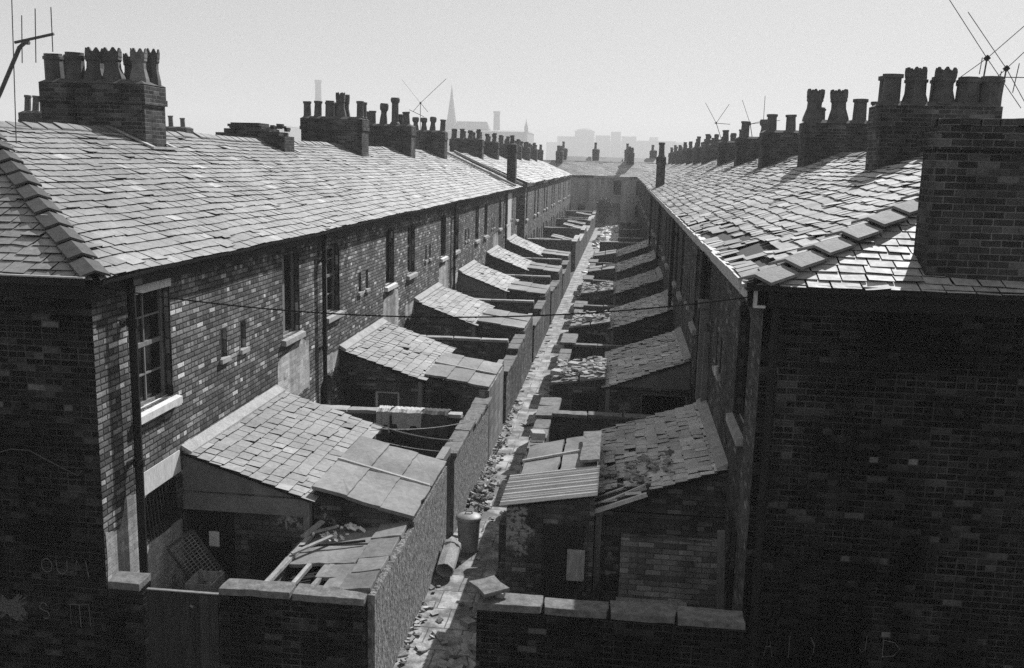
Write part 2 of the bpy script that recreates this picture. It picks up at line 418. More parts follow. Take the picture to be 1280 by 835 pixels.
# ------------------------------------------------------------------ house parts
def pot(par, c, kind, h, r, mat, rg):
    mb = MB()
    if kind == 'round':
        mb.lathe(c, [(r * 1.08, 0), (r * 1.05, h * .1), (r * .92, h * .14), (r * .84, h * .86), (r * 1.02, h * .88), (r * 1.02, h), (r * .8, h), (r * .76, h * .6)], 14, 0)
    elif kind == 'square':
        mb.lathe(c, [(r * 1.28, 0), (r * 1.22, h * .78), (r * 1.38, h * .8), (r * 1.38, h * .9), (r * 1.2, h * .92), (r * 1.2, h), (r * .95, h), (r * .9, h * .6)], 8, 0, True, 1)
    elif kind == 'crown':
        mb.lathe(c, [(r * 1.42, 0), (r * 1.36, h * .12), (r * .98, h * .42), (r * .96, h * .6), (r * 1.12, h * .66), (r * 1.1, h * .72), (r * 1.16, h * .76), (r * 1.18, h * .9), (r * .95, h * .9), (r * .9, h * .5)], 8, 0, True, 1)
        for k in range(7):
            a = 2 * math.pi * k / 7; d = Vector((math.cos(a), math.sin(a), 0)); s = Vector((-math.sin(a), math.cos(a), 0))
            b = Vector(c) + d * r * .92 + Vector((0, 0, h * .895)); t = Vector((0, 0, h * .12)); w = s * r * .42; o = d * r * .2
            mb.hexa([b - w, b - w + o, b + w + o, b + w, b + t - w * .25, b + t - w * .25 + o, b + t + w * .25 + o, b + t + w * .25], 0)
    elif kind == 'tall':
        mb.lathe(c, [(r * 1.1, 0), (r * 1.0, h * .08), (r * .72, h * .14), (r * .68, h * .8), (r * .9, h * .84), (r * .95, h * .94), (r * .8, h), (r * .6, h), (r * .55, h * .7)], 14, 0)
    elif kind == 'bulb':
        mb.lathe(c, [(r * 1.1, 0), (r * .95, h * .3), (r * .75, h * .5), (r * .75, h * .62), (r * 1.1, h * .72), (r * 1.15, h * .92), (r * .95, h), (r * .75, h), (r * .7, h * .7)], 8, 0, True, 1)
    o = mb.build('chimney_pot', mat, par, smooth=False)
    me = o.data
    me.transform(Matrix.Translation(Vector(c) - Vector(ORG[par.name])) @ Matrix.Rotation(rg.gauss(0, .035), 4, 'X') @ Matrix.Rotation(rg.gauss(0, .035), 4, 'Y') @ Matrix.Translation(Vector(ORG[par.name]) - Vector(c)))
    return o

def stack_mesh(mb, T, u0, u1, d0, d1, zb, zt, corb=True):
    e = .04
    if corb:
        tbox(mb, T, u0, u1, d0, d1, zb, zt - .42, 0, ('b',))
        tbox(mb, T, u0 - e, u1 + e, d0 - e, d1 + e, zt - .42, zt - .3, 0)
        tbox(mb, T, u0 - e * .5, u1 + e * .5, d0 - e * .5, d1 + e * .5, zt - .3, zt - .03, 0)
        P0 = [T(u0 - .03, d0 - .03, zt - .03), T(u1 + .03, d0 - .03, zt - .03), T(u1 + .03, d1 + .03, zt - .03), T(u0 - .03, d1 + .03, zt - .03)]
        P1 = [T(u0 + .12, d0 + .12, zt + .06), T(u1 - .12, d0 + .12, zt + .06), T(u1 - .12, d1 - .12, zt + .06), T(u0 + .12, d1 - .12, zt + .06)]
        mb.hexa(P0 + P1, 1)
    else:
        tbox(mb, T, u0, u1, d0, d1, zb, zt, 0, ('b',))

def chimney(par, T, u0, u1, d0, d1, zb, zt, pots, rg, name='chimney'):
    mb = MB(); stack_mesh(mb, T, u0, u1, d0, d1, zb, zt)
    o = mb.build(name, [M['brick_stack'], M['render_dark']], par)
    for (fu, fd, kind, h, r, mt) in pots:
        pot(o, T(u0 + (u1 - u0) * fu, d0 + (d1 - d0) * fd, zt + .0), kind, h, r, M[mt], rg)
    return o

def flashing(mb, T, u0, u1, d0, d1, zs, m=0): pass

def window(par, T, a, b, z0, z1, rise, depth, style, rg, lintel=None, sill='stone'):
    """sash window set back in its opening; style: sash / blind / void / board"""
    mb = MB(); f = .045; d = depth - .005; dd = depth + .05
    top = z1 - rise * .3
    tbox(mb, T, a, a + f, d, dd, z0, z1); tbox(mb, T, b - f, b, d, dd, z0, z1)
    tbox(mb, T, a + f, b - f, d, dd, z0, z0 + f); tbox(mb, T, a + f, b - f, d, dd, top - f - rise * .5, z1)
    zm = (z0 + z1) / 2 + .04
    if style in ('sash', 'blind'):
        tbox(mb, T, a + f, b - f, d + .005, dd - .005, zm - .03, zm + .03)
        um = (a + b) / 2
        tbox(mb, T, um - .014, um + .014, d + .012, dd - .012, z0 + f, zm - .03); tbox(mb, T, um - .014, um + .014, d + .012, dd - .012, zm + .03, top - f)
        for zz in ((z0 + zm) / 2, (zm + z1) / 2):
            tbox(mb, T, a + f, b - f, d + .015, dd - .015, zz - .012, zz + .012)
    w = mb.build('window', M['woodp' if style != 'void' else 'wood_dark'], par)
    pb = MB(); pd = depth + .03
    if style == 'void': tbox(pb, T, a, b, depth + .3, depth + .33, z0, z1)  # near-black sheet in place of the unlit room
    else: tbox(pb, T, a + .01, b - .01, pd, pd + .012, z0 + .01, z1 - .01)
    pb.build('pane', M['glass' if style != 'void' else 'void'], w)
    if style in ('blind', 'board'):
        bb = MB(); k = .5 if style == 'blind' else .97
        tbox(bb, T, a + f, (b - f) if style == 'blind' else a + (b - a) * .55, pd - .01 if style == 'board' else pd + .014, (pd if style == 'board' else pd + .03), z1 - (z1 - z0) * k, z1 - f)
        bb.build('blind' if style == 'blind' else 'board', M['blind' if style == 'blind' else 'woodp'], w)
    if sill:
        sb = MB()
        e = .09
        P0 = [T(a - e, -.09, z0 - .13), T(b + e, -.09, z0 - .13), T(b + e, .1, z0 - .13), T(a - e, .1, z0 - .13), T(a - e, -.09, z0 - .03), T(b + e, -.09, z0 - .03), T(b + e, .1, z0 + .004), T(a - e, .1, z0 + .004)]
        sb.hexa(P0); sb.build('sill', M[sill], w)
    if lintel:
        lb = MB(); tbox(lb, T, a - .03, b + .03, -.012, .06, z1 - .012, z1 + .2); lb.build('lintel', M[lintel], w)
    return w

def pipe(par, T, u, z0, z1, r=.05, off=.1, mat='iron', rg=rnd):
    mb = MB()
    mb.tube([T(u, -off, z1), T(u, -off, z0)], r, 10)
    z = z1 - .5
    while z > z0 + .2:
        mb.tube([T(u, -off, z + .05), T(u, -off, z - .05)], r * 1.35, 10)
        tbox(mb, T, u - .09, u + .09, -.02, .0, z - .03, z + .03); tbox(mb, T, u - .015, u + .015, -off, -.01, z - .012, z + .012)
        z -= 1.85
    tbox(mb, T, u - .11, u + .11, -off - .1, -.005, z1 - .02, z1 + .16)
    mb.build('drainpipe', M[mat], par, smooth=False)

def gutter(par, T, u0, u1, d, z, mat='iron', rg=rnd, sagamp=.01):
    mb = MB(); n = max(2, int((u1 - u0) / 1.3))
    us = [u0 + (u1 - u0) * i / n for i in range(n + 1)]
    rings = []
    for u in us:
        s = sag(T(u, 0, z), sagamp) * 1.2
        rings.append([T(u, d - .02 - .07 * math.sin(a) , z + s - .09 * math.cos(a) + .02) if False else T(u, d + .06 * math.cos(a), z + s + .065 * math.sin(a)) for a in [math.pi + math.pi * k / 6 for k in range(7)]])
    b = len(mb.v)
    for rg_ in rings: mb.v += [tuple(p) for p in rg_]
    for i in range(n):
        for k in range(6):
            mb.f.append((b + i * 7 + k, b + i * 7 + k + 1, b + (i + 1) * 7 + k + 1, b + (i + 1) * 7 + k)); mb.mi.append(0); mb.uv.append([(0, 0)] * 4)
    # board behind the gutter, butting the wall head
    tbox(mb, T, u0, u1, d + .075, d + .1, z - .2, z + .02)
    mb.build('gutter', M[mat], par)

def ridge_tiles(par, T, u0, u1, d, z, slope_f, rg, mat='ridge', L=.45, w=.17):
    mb = MB(); u = u0
    while u < u1 - .05:
        e = min(u + L, u1); j = rg.uniform(-.012, .012); s = sag(T(u, d, z), .012)
        t = .03 + rg.uniform(0, .012)
        for sg in (-1, 1):
            a = [T(u, d, z + t + j + s + .035), T(e - .012, d, z + t + j + s + .02), T(e - .012, d + sg * w, z - w * slope_f + t + j + s), T(u, d + sg * w, z - w * slope_f + t + j + s + .015)]
            b = [p - Vector((0, 0, .03)) for p in a]
            mb.hexa(b + a)
        u = e
    mb.build('ridge_tiles', M[mat], par)

def house(T, name_loc, label, group, u0, u1, E, RZ, depth, upper, lower, wall_mat, roof_mat, rg, near=None, far=None, ridge_d=4.0,
          reveal=.13, slate=dict(), detailed=True, hip=None, wall0=0.0, over=.17, slitz=(3.55, 4.02), gut='iron', front_mat='brick_front', hip_slate=None):
    h = empty('terraced_house', T(u0, 0, 0), label, 'house', group)
    # --- walls
    mb = MB(); holes = []
    for (a, b, c, d, rise, st) in upper + lower: holes.append((a, b, c, d, rise))
    facade(mb, T, u0, u1, wall0, E, holes, reveal + .1, 0)
    q = [(u0, wall0), (u1, wall0), (u1, E), (u0, E)]
    mb.poly([T(u, depth, z) for u, z in q], 0)
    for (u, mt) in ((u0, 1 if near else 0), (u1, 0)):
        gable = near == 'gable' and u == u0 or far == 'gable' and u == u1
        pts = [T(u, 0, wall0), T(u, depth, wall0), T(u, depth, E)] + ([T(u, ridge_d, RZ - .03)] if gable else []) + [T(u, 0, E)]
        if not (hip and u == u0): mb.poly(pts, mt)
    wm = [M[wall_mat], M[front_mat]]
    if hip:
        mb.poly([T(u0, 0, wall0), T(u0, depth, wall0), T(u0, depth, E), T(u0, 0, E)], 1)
    mb.build('wall', wm, h)
    # --- roof
    sl = (RZ - E) / (ridge_d + over); Ls = math.hypot(RZ - E, ridge_d + over)
    mb = MB()
    O = T(0, -over, E); U = T(1, 0, 0) - T(0, 0, 0); V = T(0, ridge_d, RZ) - T(0, -over, E)
    flipU = U.cross(V).z < 0
    par = dict(w=.3, g=.2); par.update(slate)
    hu, he = (hip if hip else (u0, u0))       # hip: eave overhang line, ridge start
    reg = [(he if hip else u0, 0), (u1, 0), (u1, Ls), (hu if hip else u0, Ls)]
    def cc(reg): # ccw
        A = sum(reg[i][0] * reg[(i + 1) % len(reg)][1] - reg[(i + 1) % len(reg)][0] * reg[i][1] for i in range(len(reg)))
        return reg if A > 0 else reg[::-1]
    if detailed: slates(mb, O, U, V, cc(reg), m=0, rg=rg, **par)
    else: mb.poly([O + U * a + V.normalized() * b for a, b in cc(reg)], 0)
    # rear slope
    mb.poly([T(hu if hip else u0, ridge_d, RZ - .02), T(u1, ridge_d, RZ - .02), T(u1, depth + over, E), T(he if hip else u0, depth + over, E)], 0)
    if hip:  # hipped end over the near wall
        A0, A1, B = T(he, -over, E), T(he, depth + over, E), T(hu, ridge_d, RZ)
        O2 = A0; U2 = (A1 - A0).normalized(); mid = A0 + U2 * ((B - A0).dot(U2)); V2 = (B - mid)
        t = (B - A0).dot(U2); L2 = V2.length
        slates(mb, O2, U2, V2, [(0, 0), ((A1 - A0).length, 0), (t, L2)], m=0, rg=rg, **(hip_slate or dict(w=par['w'], g=par['g'])))
    mb.build('roof', [M[roof_mat], M['underlay']], h)
    return h, sl

# ------------------------------------------------------------------ sky, sun, haze, ground
AZ, ELV = R(22.5), R(40)
w = bpy.data.worlds.new('World'); SC.world = w; w.use_nodes = True
nt = w.node_tree; nt.nodes.clear()
wo = nt.nodes.new('ShaderNodeOutputWorld'); bg = nt.nodes.new('ShaderNodeBackground')
sky = nt.nodes.new('ShaderNodeTexSky'); sky.sky_type = 'NISHITA'; sky.sun_disc = False
sky.sun_elevation = ELV; sky.sun_rotation = AZ; sky.air_density = 1.2; sky.dust_density = 1.5; sky.ozone_density = 1.0
bw = nt.nodes.new('ShaderNodeRGBToBW')
nt.links.new(sky.outputs[0], bw.inputs[0])
mp = N(nt)   # power curve evens the sky and lifts the zenith for fill light
nt.links.new(mp.math('MULTIPLY', mp.math('POWER', mp.math('MULTIPLY', bw.outputs[0], .1), .38), 9.3), bg.inputs[0]); nt.links.new(bg.outputs[0], wo.inputs[0])
bg.inputs[1].default_value = SKY
ld = bpy.data.lights.new('sun', 'SUN'); ld.energy = SUN; ld.angle = R(.5); ld.color = (1, 1, 1)
lo = bpy.data.objects.new('sun', ld); C.objects.link(lo)
dirv = Vector((-math.sin(AZ) * math.cos(ELV), -math.cos(AZ) * math.cos(ELV), -math.sin(ELV)))
lo.rotation_euler = dirv.to_track_quat('-Z', 'Y').to_euler(); lo.location = (30, 60, 60)

def haze():
    mb = MB(); mb.box(-1500, 1500, -60, 2000, -1.4, 95)
    m = bpy.data.materials.new('haze'); m.use_nodes = True; t = m.node_tree; t.nodes.clear()
    o = t.nodes.new('ShaderNodeOutputMaterial'); v = t.nodes.new('ShaderNodeVolumePrincipled')
    v.inputs['Color'].default_value = (.84, .84, .84, 1); v.inputs['Density'].default_value = HAZE; v.inputs['Anisotropy'].default_value = .1
    t.links.new(v.outputs[0], o.inputs['Volume'])
    h = mb.build('haze', m); tag(h, None, None, None, 'stuff'); return h
haze()

def ground():
    mb = MB(); n = 24
    mb.box(-2500, 2500, -400, 3000, -.4, 0, 0)
    tag(mb.build('ground', M['road']), None, None, None, 'structure')
    mb = MB()
    mb.poly([(-2.8, 2, .004), (-1.42, 2, .004), (-1.42, 60, .004), (-2.8, 60, .004)])
    mb.poly([(-2.8, 60, .004), (-1.42, 60, .004), (-1.3, 110, .004), (-2.7, 110, .004)])
    tag(mb.build('alley_paving', M['paving']), None, None, None, 'structure')
    # yards of trodden dirt
    mb = MB()
    for x0, x1 in ((XL, -3.02), (-1.3, XR)):
        mb.poly([(x0, 10.7, .004), (x1, 10.7, .004), (x1, 111.8, .004), (x0, 111.8, .004)])
    tag(mb.build('yard_ground', M['dirt']), None, None, None, 'structure')
ground()

ORD = ['first', 'second', 'third', 'fourth', 'fifth', 'sixth', 'seventh', 'eighth', 'ninth', 'tenth', 'eleventh', 'twelfth', 'thirteenth', 'fourteenth']
rg = random.Random(3)

# ------------------------------------------------------------------ sunlit terrace (near part)
GL = 'houses of the sunlit terrace'
LP = [YL] + [14.75 + P * i for i in range(12)]
LPOTS = {  # by stack
 0: [(.5, .96, 'x', 0, 0, '')],
}
def pots_row(n, kinds, rg, h=(.55, .75), r=.12, two=True, mats=('pot',)):
    out = []
    for i in range(n):
        k = kinds[i % len(kinds)]; hh = rg.uniform(*h) * (1.25 if k in ('tall',) else 1)
        fd = (i + .55) / n
        out.append((.3 if two else .5, fd, k, hh, r * rg.uniform(.92, 1.08), mats[i % len(mats)]))
        if two and rg.random() < .8: out.append((.72, min(.96, fd + rg.uniform(-.02, .04)), kinds[(i + 1) % len(kinds)], hh * rg.uniform(.8, 1), r * .95, mats[(i + 1) % len(mats)]))
    return out

def lhouse(j):
    u0, u1 = LP[j], LP[j + 1]
    if j == 0: W, S = (11.6, 12.62), (14.27, 14.52)
    elif j % 2: W, S = (u0 + 2.35, u0 + 3.3), (u0 + .32, u0 + .56)
    else: W, S = (u0 + 1.05, u0 + 2.05), (u0 + 3.62, u0 + 3.86)
    zt = 4.95 - .012 * j
    style = ['blind', 'board', 'blind', 'void', 'sash', 'void', 'blind', 'void', 'sash', 'void', 'blind', 'void'][j]
    rise = 0 if j in (0, 1) else .13
    up = [(W[0], W[1], 3.38, zt, rise, style), (S[0], S[1], 3.56, 4.03, 0, 'slit')]
    if j == 0: low = [(11.66, 12.62, 1.55, 2.24, .06, 'bars')]
    elif j % 2: low = [(W[0] - .05, W[1] + .05, .9, 2.05, .1, 'void')]
    else: low = [(W[0] - .45, W[0] + .4, .05, 2.1, .18, 'door')]
    lab = [
     'brick end house at the near sunlit corner, with slate hip and tall sash window',
     'brick house beside the near corner house, whitewashed patch under its boarded window',
     'brick house with a half drawn blind and black downpipe, third from the near sunlit corner',
     'brick house with the crumbled chimney stump, fourth from the near sunlit corner',
     'brick house just past the crumbled chimney stump, fifth from the near sunlit corner',
     'brick house beside the big six pot stack, sixth from the near sunlit corner',
     'brick house past the six pot stack with second downpipe, seventh along the sunlit row',
     'brick house carrying the chimney with one very tall pot, eighth along the sunlit row',
     'brick house just beyond the very tall pot, ninth along the sunlit row',
     'brick house carrying the low stack with an X aerial, tenth along the sunlit row',
     'brick house beyond the X aerial with pale painted wall, eleventh along the sunlit row',
     'last brick house of the near sunlit row, thin stack standing on its eaves'][j]
    hip = (14.55, 10.46) if j == 0 else None
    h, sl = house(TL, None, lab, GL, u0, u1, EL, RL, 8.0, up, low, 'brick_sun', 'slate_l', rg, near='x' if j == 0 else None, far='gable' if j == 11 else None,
        hip=hip, slate=dict(w=.31, g=.205, jit=1.1 if j < 4 else .9, slip=.035), hip_slate=dict(w=.29, g=.19, jit=1.0, slip=.04, miss=.005, lf=.012))
    gutter(h, TL, (10.46 if j == 0 else u0), u1, -.2, EL - .02)
    # openings
    window(h, TL, *up[0][:5], .13, up[0][5], rg, lintel='paint' if j == 0 else None, sill='paint' if j in (0, 3, 5) else 'stone')
    a, b, z0, z1 = S[0], S[1], 3.56, 4.03
    mb = MB(); tbox(mb, TL, a, b, .08, .1, z0, z1); o = mb.build('slit_window', M['blind' if j < 2 else 'void'], h)
    mb = MB(); tbox(mb, TL, a - .05, b + .05, -.05, .05, z0 - .07, z0 + .003); mb.build('sill', M['stone'], o)
    lw = low[0]
    if lw[5] == 'bars':
        mb = MB(); tbox(mb, TL, lw[0], lw[1], .2, .22, lw[2], lw[3]); o = mb.build('barred_window', M['void'], h)
        bm = MB()
        for i in range(10):
            u = lw[0] + .06 + i * .092
            bm.tube([TL(u + rg.uniform(-.01, .01), -.035, lw[2] + .0), TL(u, .02, lw[3] - .02)], .013, 6)
        bm.build('bars', M['iron'], o)
        lb = MB(); q = [(lw[0] - .1, lw[3] - .02), (lw[1] + .12, lw[3] - .02), (lw[1] + .1, lw[3] + .3), (lw[0] - .06, lw[3] + .3)]
        lb.hexa([TL(q[0][0], -.012, q[0][1]), TL(q[1][0], -.012, q[1][1]), TL(q[1][0], .05, q[1][1]), TL(q[0][0], .05, q[0][1]), TL(q[3][0], -.012, q[3][1]), TL(q[2][0], -.012, q[2][1]), TL(q[2][0], .05, q[2][1]), TL(q[3][0], .05, q[3][1])])
        lb.build('lintel', M['paint'], o)
    elif lw[5] == 'door':
        mb = MB(); tbox(mb, TL, lw[0], lw[1], .2, .24, lw[2], lw[3]); mb.build('door', M['wood_dark'], h)
    else:
        mb = MB(); tbox(mb, TL, lw[0], lw[1], .2, .22, lw[2], lw[3]); o = mb.build('window', M['glass'], h)
        mb = MB(); tbox(mb, TL, lw[0], lw[1], .12, .17, lw[2] + .5, lw[2] + .55); tbox(mb, TL, (lw[0] + lw[1]) / 2 - .02, (lw[0] + lw[1]) / 2 + .02, .12, .17, lw[2], lw[3]); mb.build('glazing_bar', M['woodp'], o)
    # limewashed areas on the ground floor, worn at the edges
    def patch(pts, mat='whitewash'):
        mb = MB(); c = (sum(p[0] for p in pts) / len(pts), sum(p[1] for p in pts) / len(pts)); out = []
        for i in range(len(pts)):
            p, q = pts[i], pts[(i + 1) % len(pts)]
            for t in range(5):
                x = p[0] + (q[0] - p[0]) * t / 5; z = p[1] + (q[1] - p[1]) * t / 5
                out.append((x + rg.uniform(-.03, .03), z + rg.uniform(-.025, .025)))
        mb.poly([TL(u, -.005, z) for u, z in out], 0, out); mb.build('whitewash', M[mat], h)
    if j == 0:
        patch([(10.68, .3), (11.6, .3), (11.6, 2.3), (11.2, 2.35), (11.0, 2.0), (10.68, 2.1)], 'whitewash')
        patch([(11.6, .3), (12.75, .3), (12.75, 1.5), (11.6, 1.52)], 'whitewash')
    elif j % 2 and j < 6: patch([(u0 + 2.0, 2.12), (u1 - .1, 2.12), (u1 - .15, 3.1), (u0 + 3.25, 3.2), (u0 + 2.05, 3.0)])
    elif j == 2 or j == 4 or j == 6: patch([(u0 + .75, 2.14), (u0 + 1.95, 2.14), (u0 + 1.95, 2.5), (u0 + .75, 2.5)])
    if j == 10: patch([(u0 + 2.2, 2.5), (u1 - .05, 2.5), (u1 - .05, 5.05), (u0 + 2.2, 5.05)], 'paint')
    if j == 9: patch([(u0 + .2, 1.5), (u0 + 2.3, 1.5), (u0 + 2.3, 3.2), (u0 + .2, 3.2)])
    if j == 0: pipe(h, TL, 11.34, .3, 5.14, .055, .12)
    if j in (2, 6, 10): pipe(h, TL, u0 + .62, 1.3, 5.14, .045, .1)
    # roof furniture
    if j == 0:
        mb = MB(); A = TL(10.46, -.17, EL); B = TL(14.55, 4, RL); n = 12
        dirn = (B - A).normalized(); side = Vector((dirn.y, -dirn.x, 0)).normalized()
        for i in range(n):
            p = A.lerp(B, i / n); q = A.lerp(B, (i + 1) / n) - dirn * .015; z = Vector((0, 0, .05 + rg.uniform(0, .015)))
            for s in (-1, 1):
                e = side * s * .17 - Vector((0, 0, .06)); k = Vector((0, 0, .028))
                t = Vector((0, 0, .04))
                a = [p + z + t, q + z, q + z + e, p + z + t + e]
                mb.hexa([x - k for x in a] + a)
        mb.build('hip_tiles', M['hip'], h)
    ridge_tiles(h, TL, 14.3 if j == 0 else u0, u1, 4, RL, sl, rg)
    if j == 1:
        c = chimney(h, TL, 18.62, 19.5, 3.32, 5.5, 6.6, 8.12,
          [(.3, .1, 'crown', .66, .14, 'pot_pale'), (.76, .07, 'crown', .7, .125, 'pot'), (.28, .34, 'crown', .66, .165, 'pot'), (.76, .27, 'crown', .6, .14, 'pot'), (.28, .53, 'crown', .66, .16, 'pot'), (.28, .72, 'square', .58, .15, 'pot'), (.76, .62, 'square', .56, .14, 'pot'), (.28, .92, 'square', .55, .145, 'pot'), (.76, .86, 'square', .55, .14, 'pot')], rg)
        mb = MB()
        for uu, dd0, dd1 in ((18.58, 3.1, 4.1), (19.53, 3.1, 4.1)):
            mb.bar(TL(uu, 3.12, RL - .88 * sl + .08), TL(uu, 4.0, RL + .06), .14, .03)
        mb.bar(TL(18.5, 3.2, RL - .8 * sl + .04), TL(19.6, 3.2, RL - .8 * sl + .04), .2, .05); mb.build('flashing', M['lead'], c)
    if j == 3:   # crumbled stump: courses missing in steps
        mb = MB(); zb = 6.6
        for d0, d1, zt in ((3.28, 3.45, 7.3), (3.45, 3.72, 7.42), (3.72, 3.95, 7.5), (3.95, 4.02, 7.56), (4.02, 4.85, 7.64), (4.85, 5.05, 7.48), (5.05, 5.3, 7.38)):
            tbox(mb, TL, 26.55, 27.35, d0, d1 - .002, zb, zt + rg.uniform(-.01, .01), 0)
        for i in range(26):
            mb.obox(TL(26.6 + rg.random() * .7, 3.4 + rg.random() * 1.7, 7.42 + rg.random() * .2), .1, .21, .07, (0, 0, rg.uniform(-.3, .3)), 0)
        c = mb.build('broken_chimney', [M['brick_stack']], h)
        mb = MB(); mb.bar(TL(27.42, 3.1, RL - .88 * sl + .08), TL(27.42, 4.0, RL + .06), .16, .03); mb.build('flashing', M['lead'], c)
    if j == 5: chimney(h, TL, 34.35, 35.3, 3.2, 5.45, 6.6, 8.14, [(.3, .06, 'round', .62, .14, 'pot'), (.7, .05, 'round', .6, .13, 'pot'), (.32, .38, 'crown', .9, .15, 'pot'), (.7, .35, 'crown', .86, .13, 'pot'), (.3, .56, 'square', .62, .13, 'pot'), (.7, .52, 'round', .58, .13, 'pot'), (.3, .76, 'round', .6, .15, 'pot'), (.3, .93, 'round', .58, .15, 'pot')], rg)
    if j == 7: chimney(h, TL, 42.3, 43.2, 3.15, 5.35, 6.6, 8.2, [(.3, .12, 'round', .6, .17, 'pot'), (.3, .36, 'tall', 1.2, .22, 'pot'), (.7, .3, 'square', .5, .14, 'pot'), (.3, .6, 'bulb', .95, .17, 'pot'), (.3, .82, 'round', .62, .16, 'pot'), (.7, .95, 'round', .6, .14, 'pot')], rg)
    if j == 9: chimney(h, TL, 50.2, 51.0, 3.12, 4.9, 6.6, 8.2, [(.4, .1, 'round', .62, .16, 'pot'), (.4, .4, 'bulb', .75, .16, 'pot'), (.4, .65, 'bulb', .7, .16, 'pot'), (.4, .9, 'bulb', .72, .16, 'pot')], rg)
    if j == 11:
        c = chimney(h, TL, 56.2, 56.9, .05, .55, 5.1, 7.75, [(.5, .5, 'round', .5, .14, 'pot')], rg)
        mb = MB(); mb.bar(TL(54.3, -.2, EL + .12), TL(54.3, 4, RL + .12), .32, .12); mb.build('verge_coping', M['stone'], h); mb = MB(); mb.bar(TL(58.1, -.2, EL + .12), TL(58.1, 4, RL + .12), .3, .12)
        mb.build('verge_coping', M['stone'], h)
    # writing, marks and cable on the dark end wall
    if j == 0:
        def stroke(*lines):
            mb = MB()
            for pts in lines: mb.tube([(x, YL - .003, z) for x, z in pts], .006, 4)
            mb.build('chalk_letter', M['chalk'], h)
        def arc(cx, cz, rx, rz, a0, a1, n=9): return [(cx + rx * math.cos(R(a0 + (a1 - a0) * i / n)), cz + rz * math.sin(R(a0 + (a1 - a0) * i / n))) for i in range(n + 1)]
        zz = 1.62
        stroke(arc(-6.98, zz, .07, .09, 60, 420, 14)); stroke([(-6.85, zz + .08)] + arc(-6.78, zz, .07, .1, 180, 360) + [(-6.71, zz + .08)])
        stroke([(-6.6, zz - .1), (-6.58, zz + .1), (-6.52, zz - .02), (-6.46, zz + .1), (-6.43, zz - .12)])
        stroke(arc(-7.06, 1.05, .05, .06, 20, 200) + arc(-7.04, .95, .05, .05, 90, -130)); stroke([(-6.7, .85), (-6.7, 1.12), (-6.45, 1.14), (-6.44, .85)], [(-6.58, 1.13), (-6.57, .82)])
        mb = MB(); q = []
        for i in range(70):
            t = 2 * math.pi * i / 70; k = rg.uniform(.45, 1.15); q.append((-7.5 + .26 * math.copysign(abs(math.cos(t)) ** .5, math.cos(t)) * k, 1.02 + .19 * math.copysign(abs(math.sin(t)) ** .5, math.sin(t)) * k))
        mb.poly([(x, YL - .004, z) for x, z in q]); mb.build('flaked_patch', M['chalk_pale'], h)
        mb = MB(); mb.tube([(-9, YL - .02, 3.0), (-7.7, YL - .02, 3.0), (-7.35, YL - .02, 3.12), (-7.1, YL - .02, 3.12), (-6.9, YL - .02, 3.02), (-6.55, YL - .02, 2.86), (-6.48, YL - .02, 2.83), (-6.43, YL - .02, 2.9)], .008, 6)
        mb.build('wall_cable', M['rust'], h)
        gm = MB(); n = 8
        gm.box(-14.4, -6.1, YL - .3, YL - .12, EL - .08, EL - .06); gm.box(-14.4, -6.1, YL - .3, YL - .285, EL - .06, EL + .01); gm.box(-14.4, -6.08, YL - .03, YL - .003, EL - .28, EL - .05)
        gm.build('end_gutter', M['iron'], h)
        gm = MB(); gm.bar((-14.4, YL - .292, EL + .024), (-6.1, YL - .292, EL + .018), .045, .018); gm.build('gutter_sunlit_lip', M['tin'], h)  # pale strip paints the sunlit edge onto the black gutter
    return h
for j in range(12): lhouse(j)

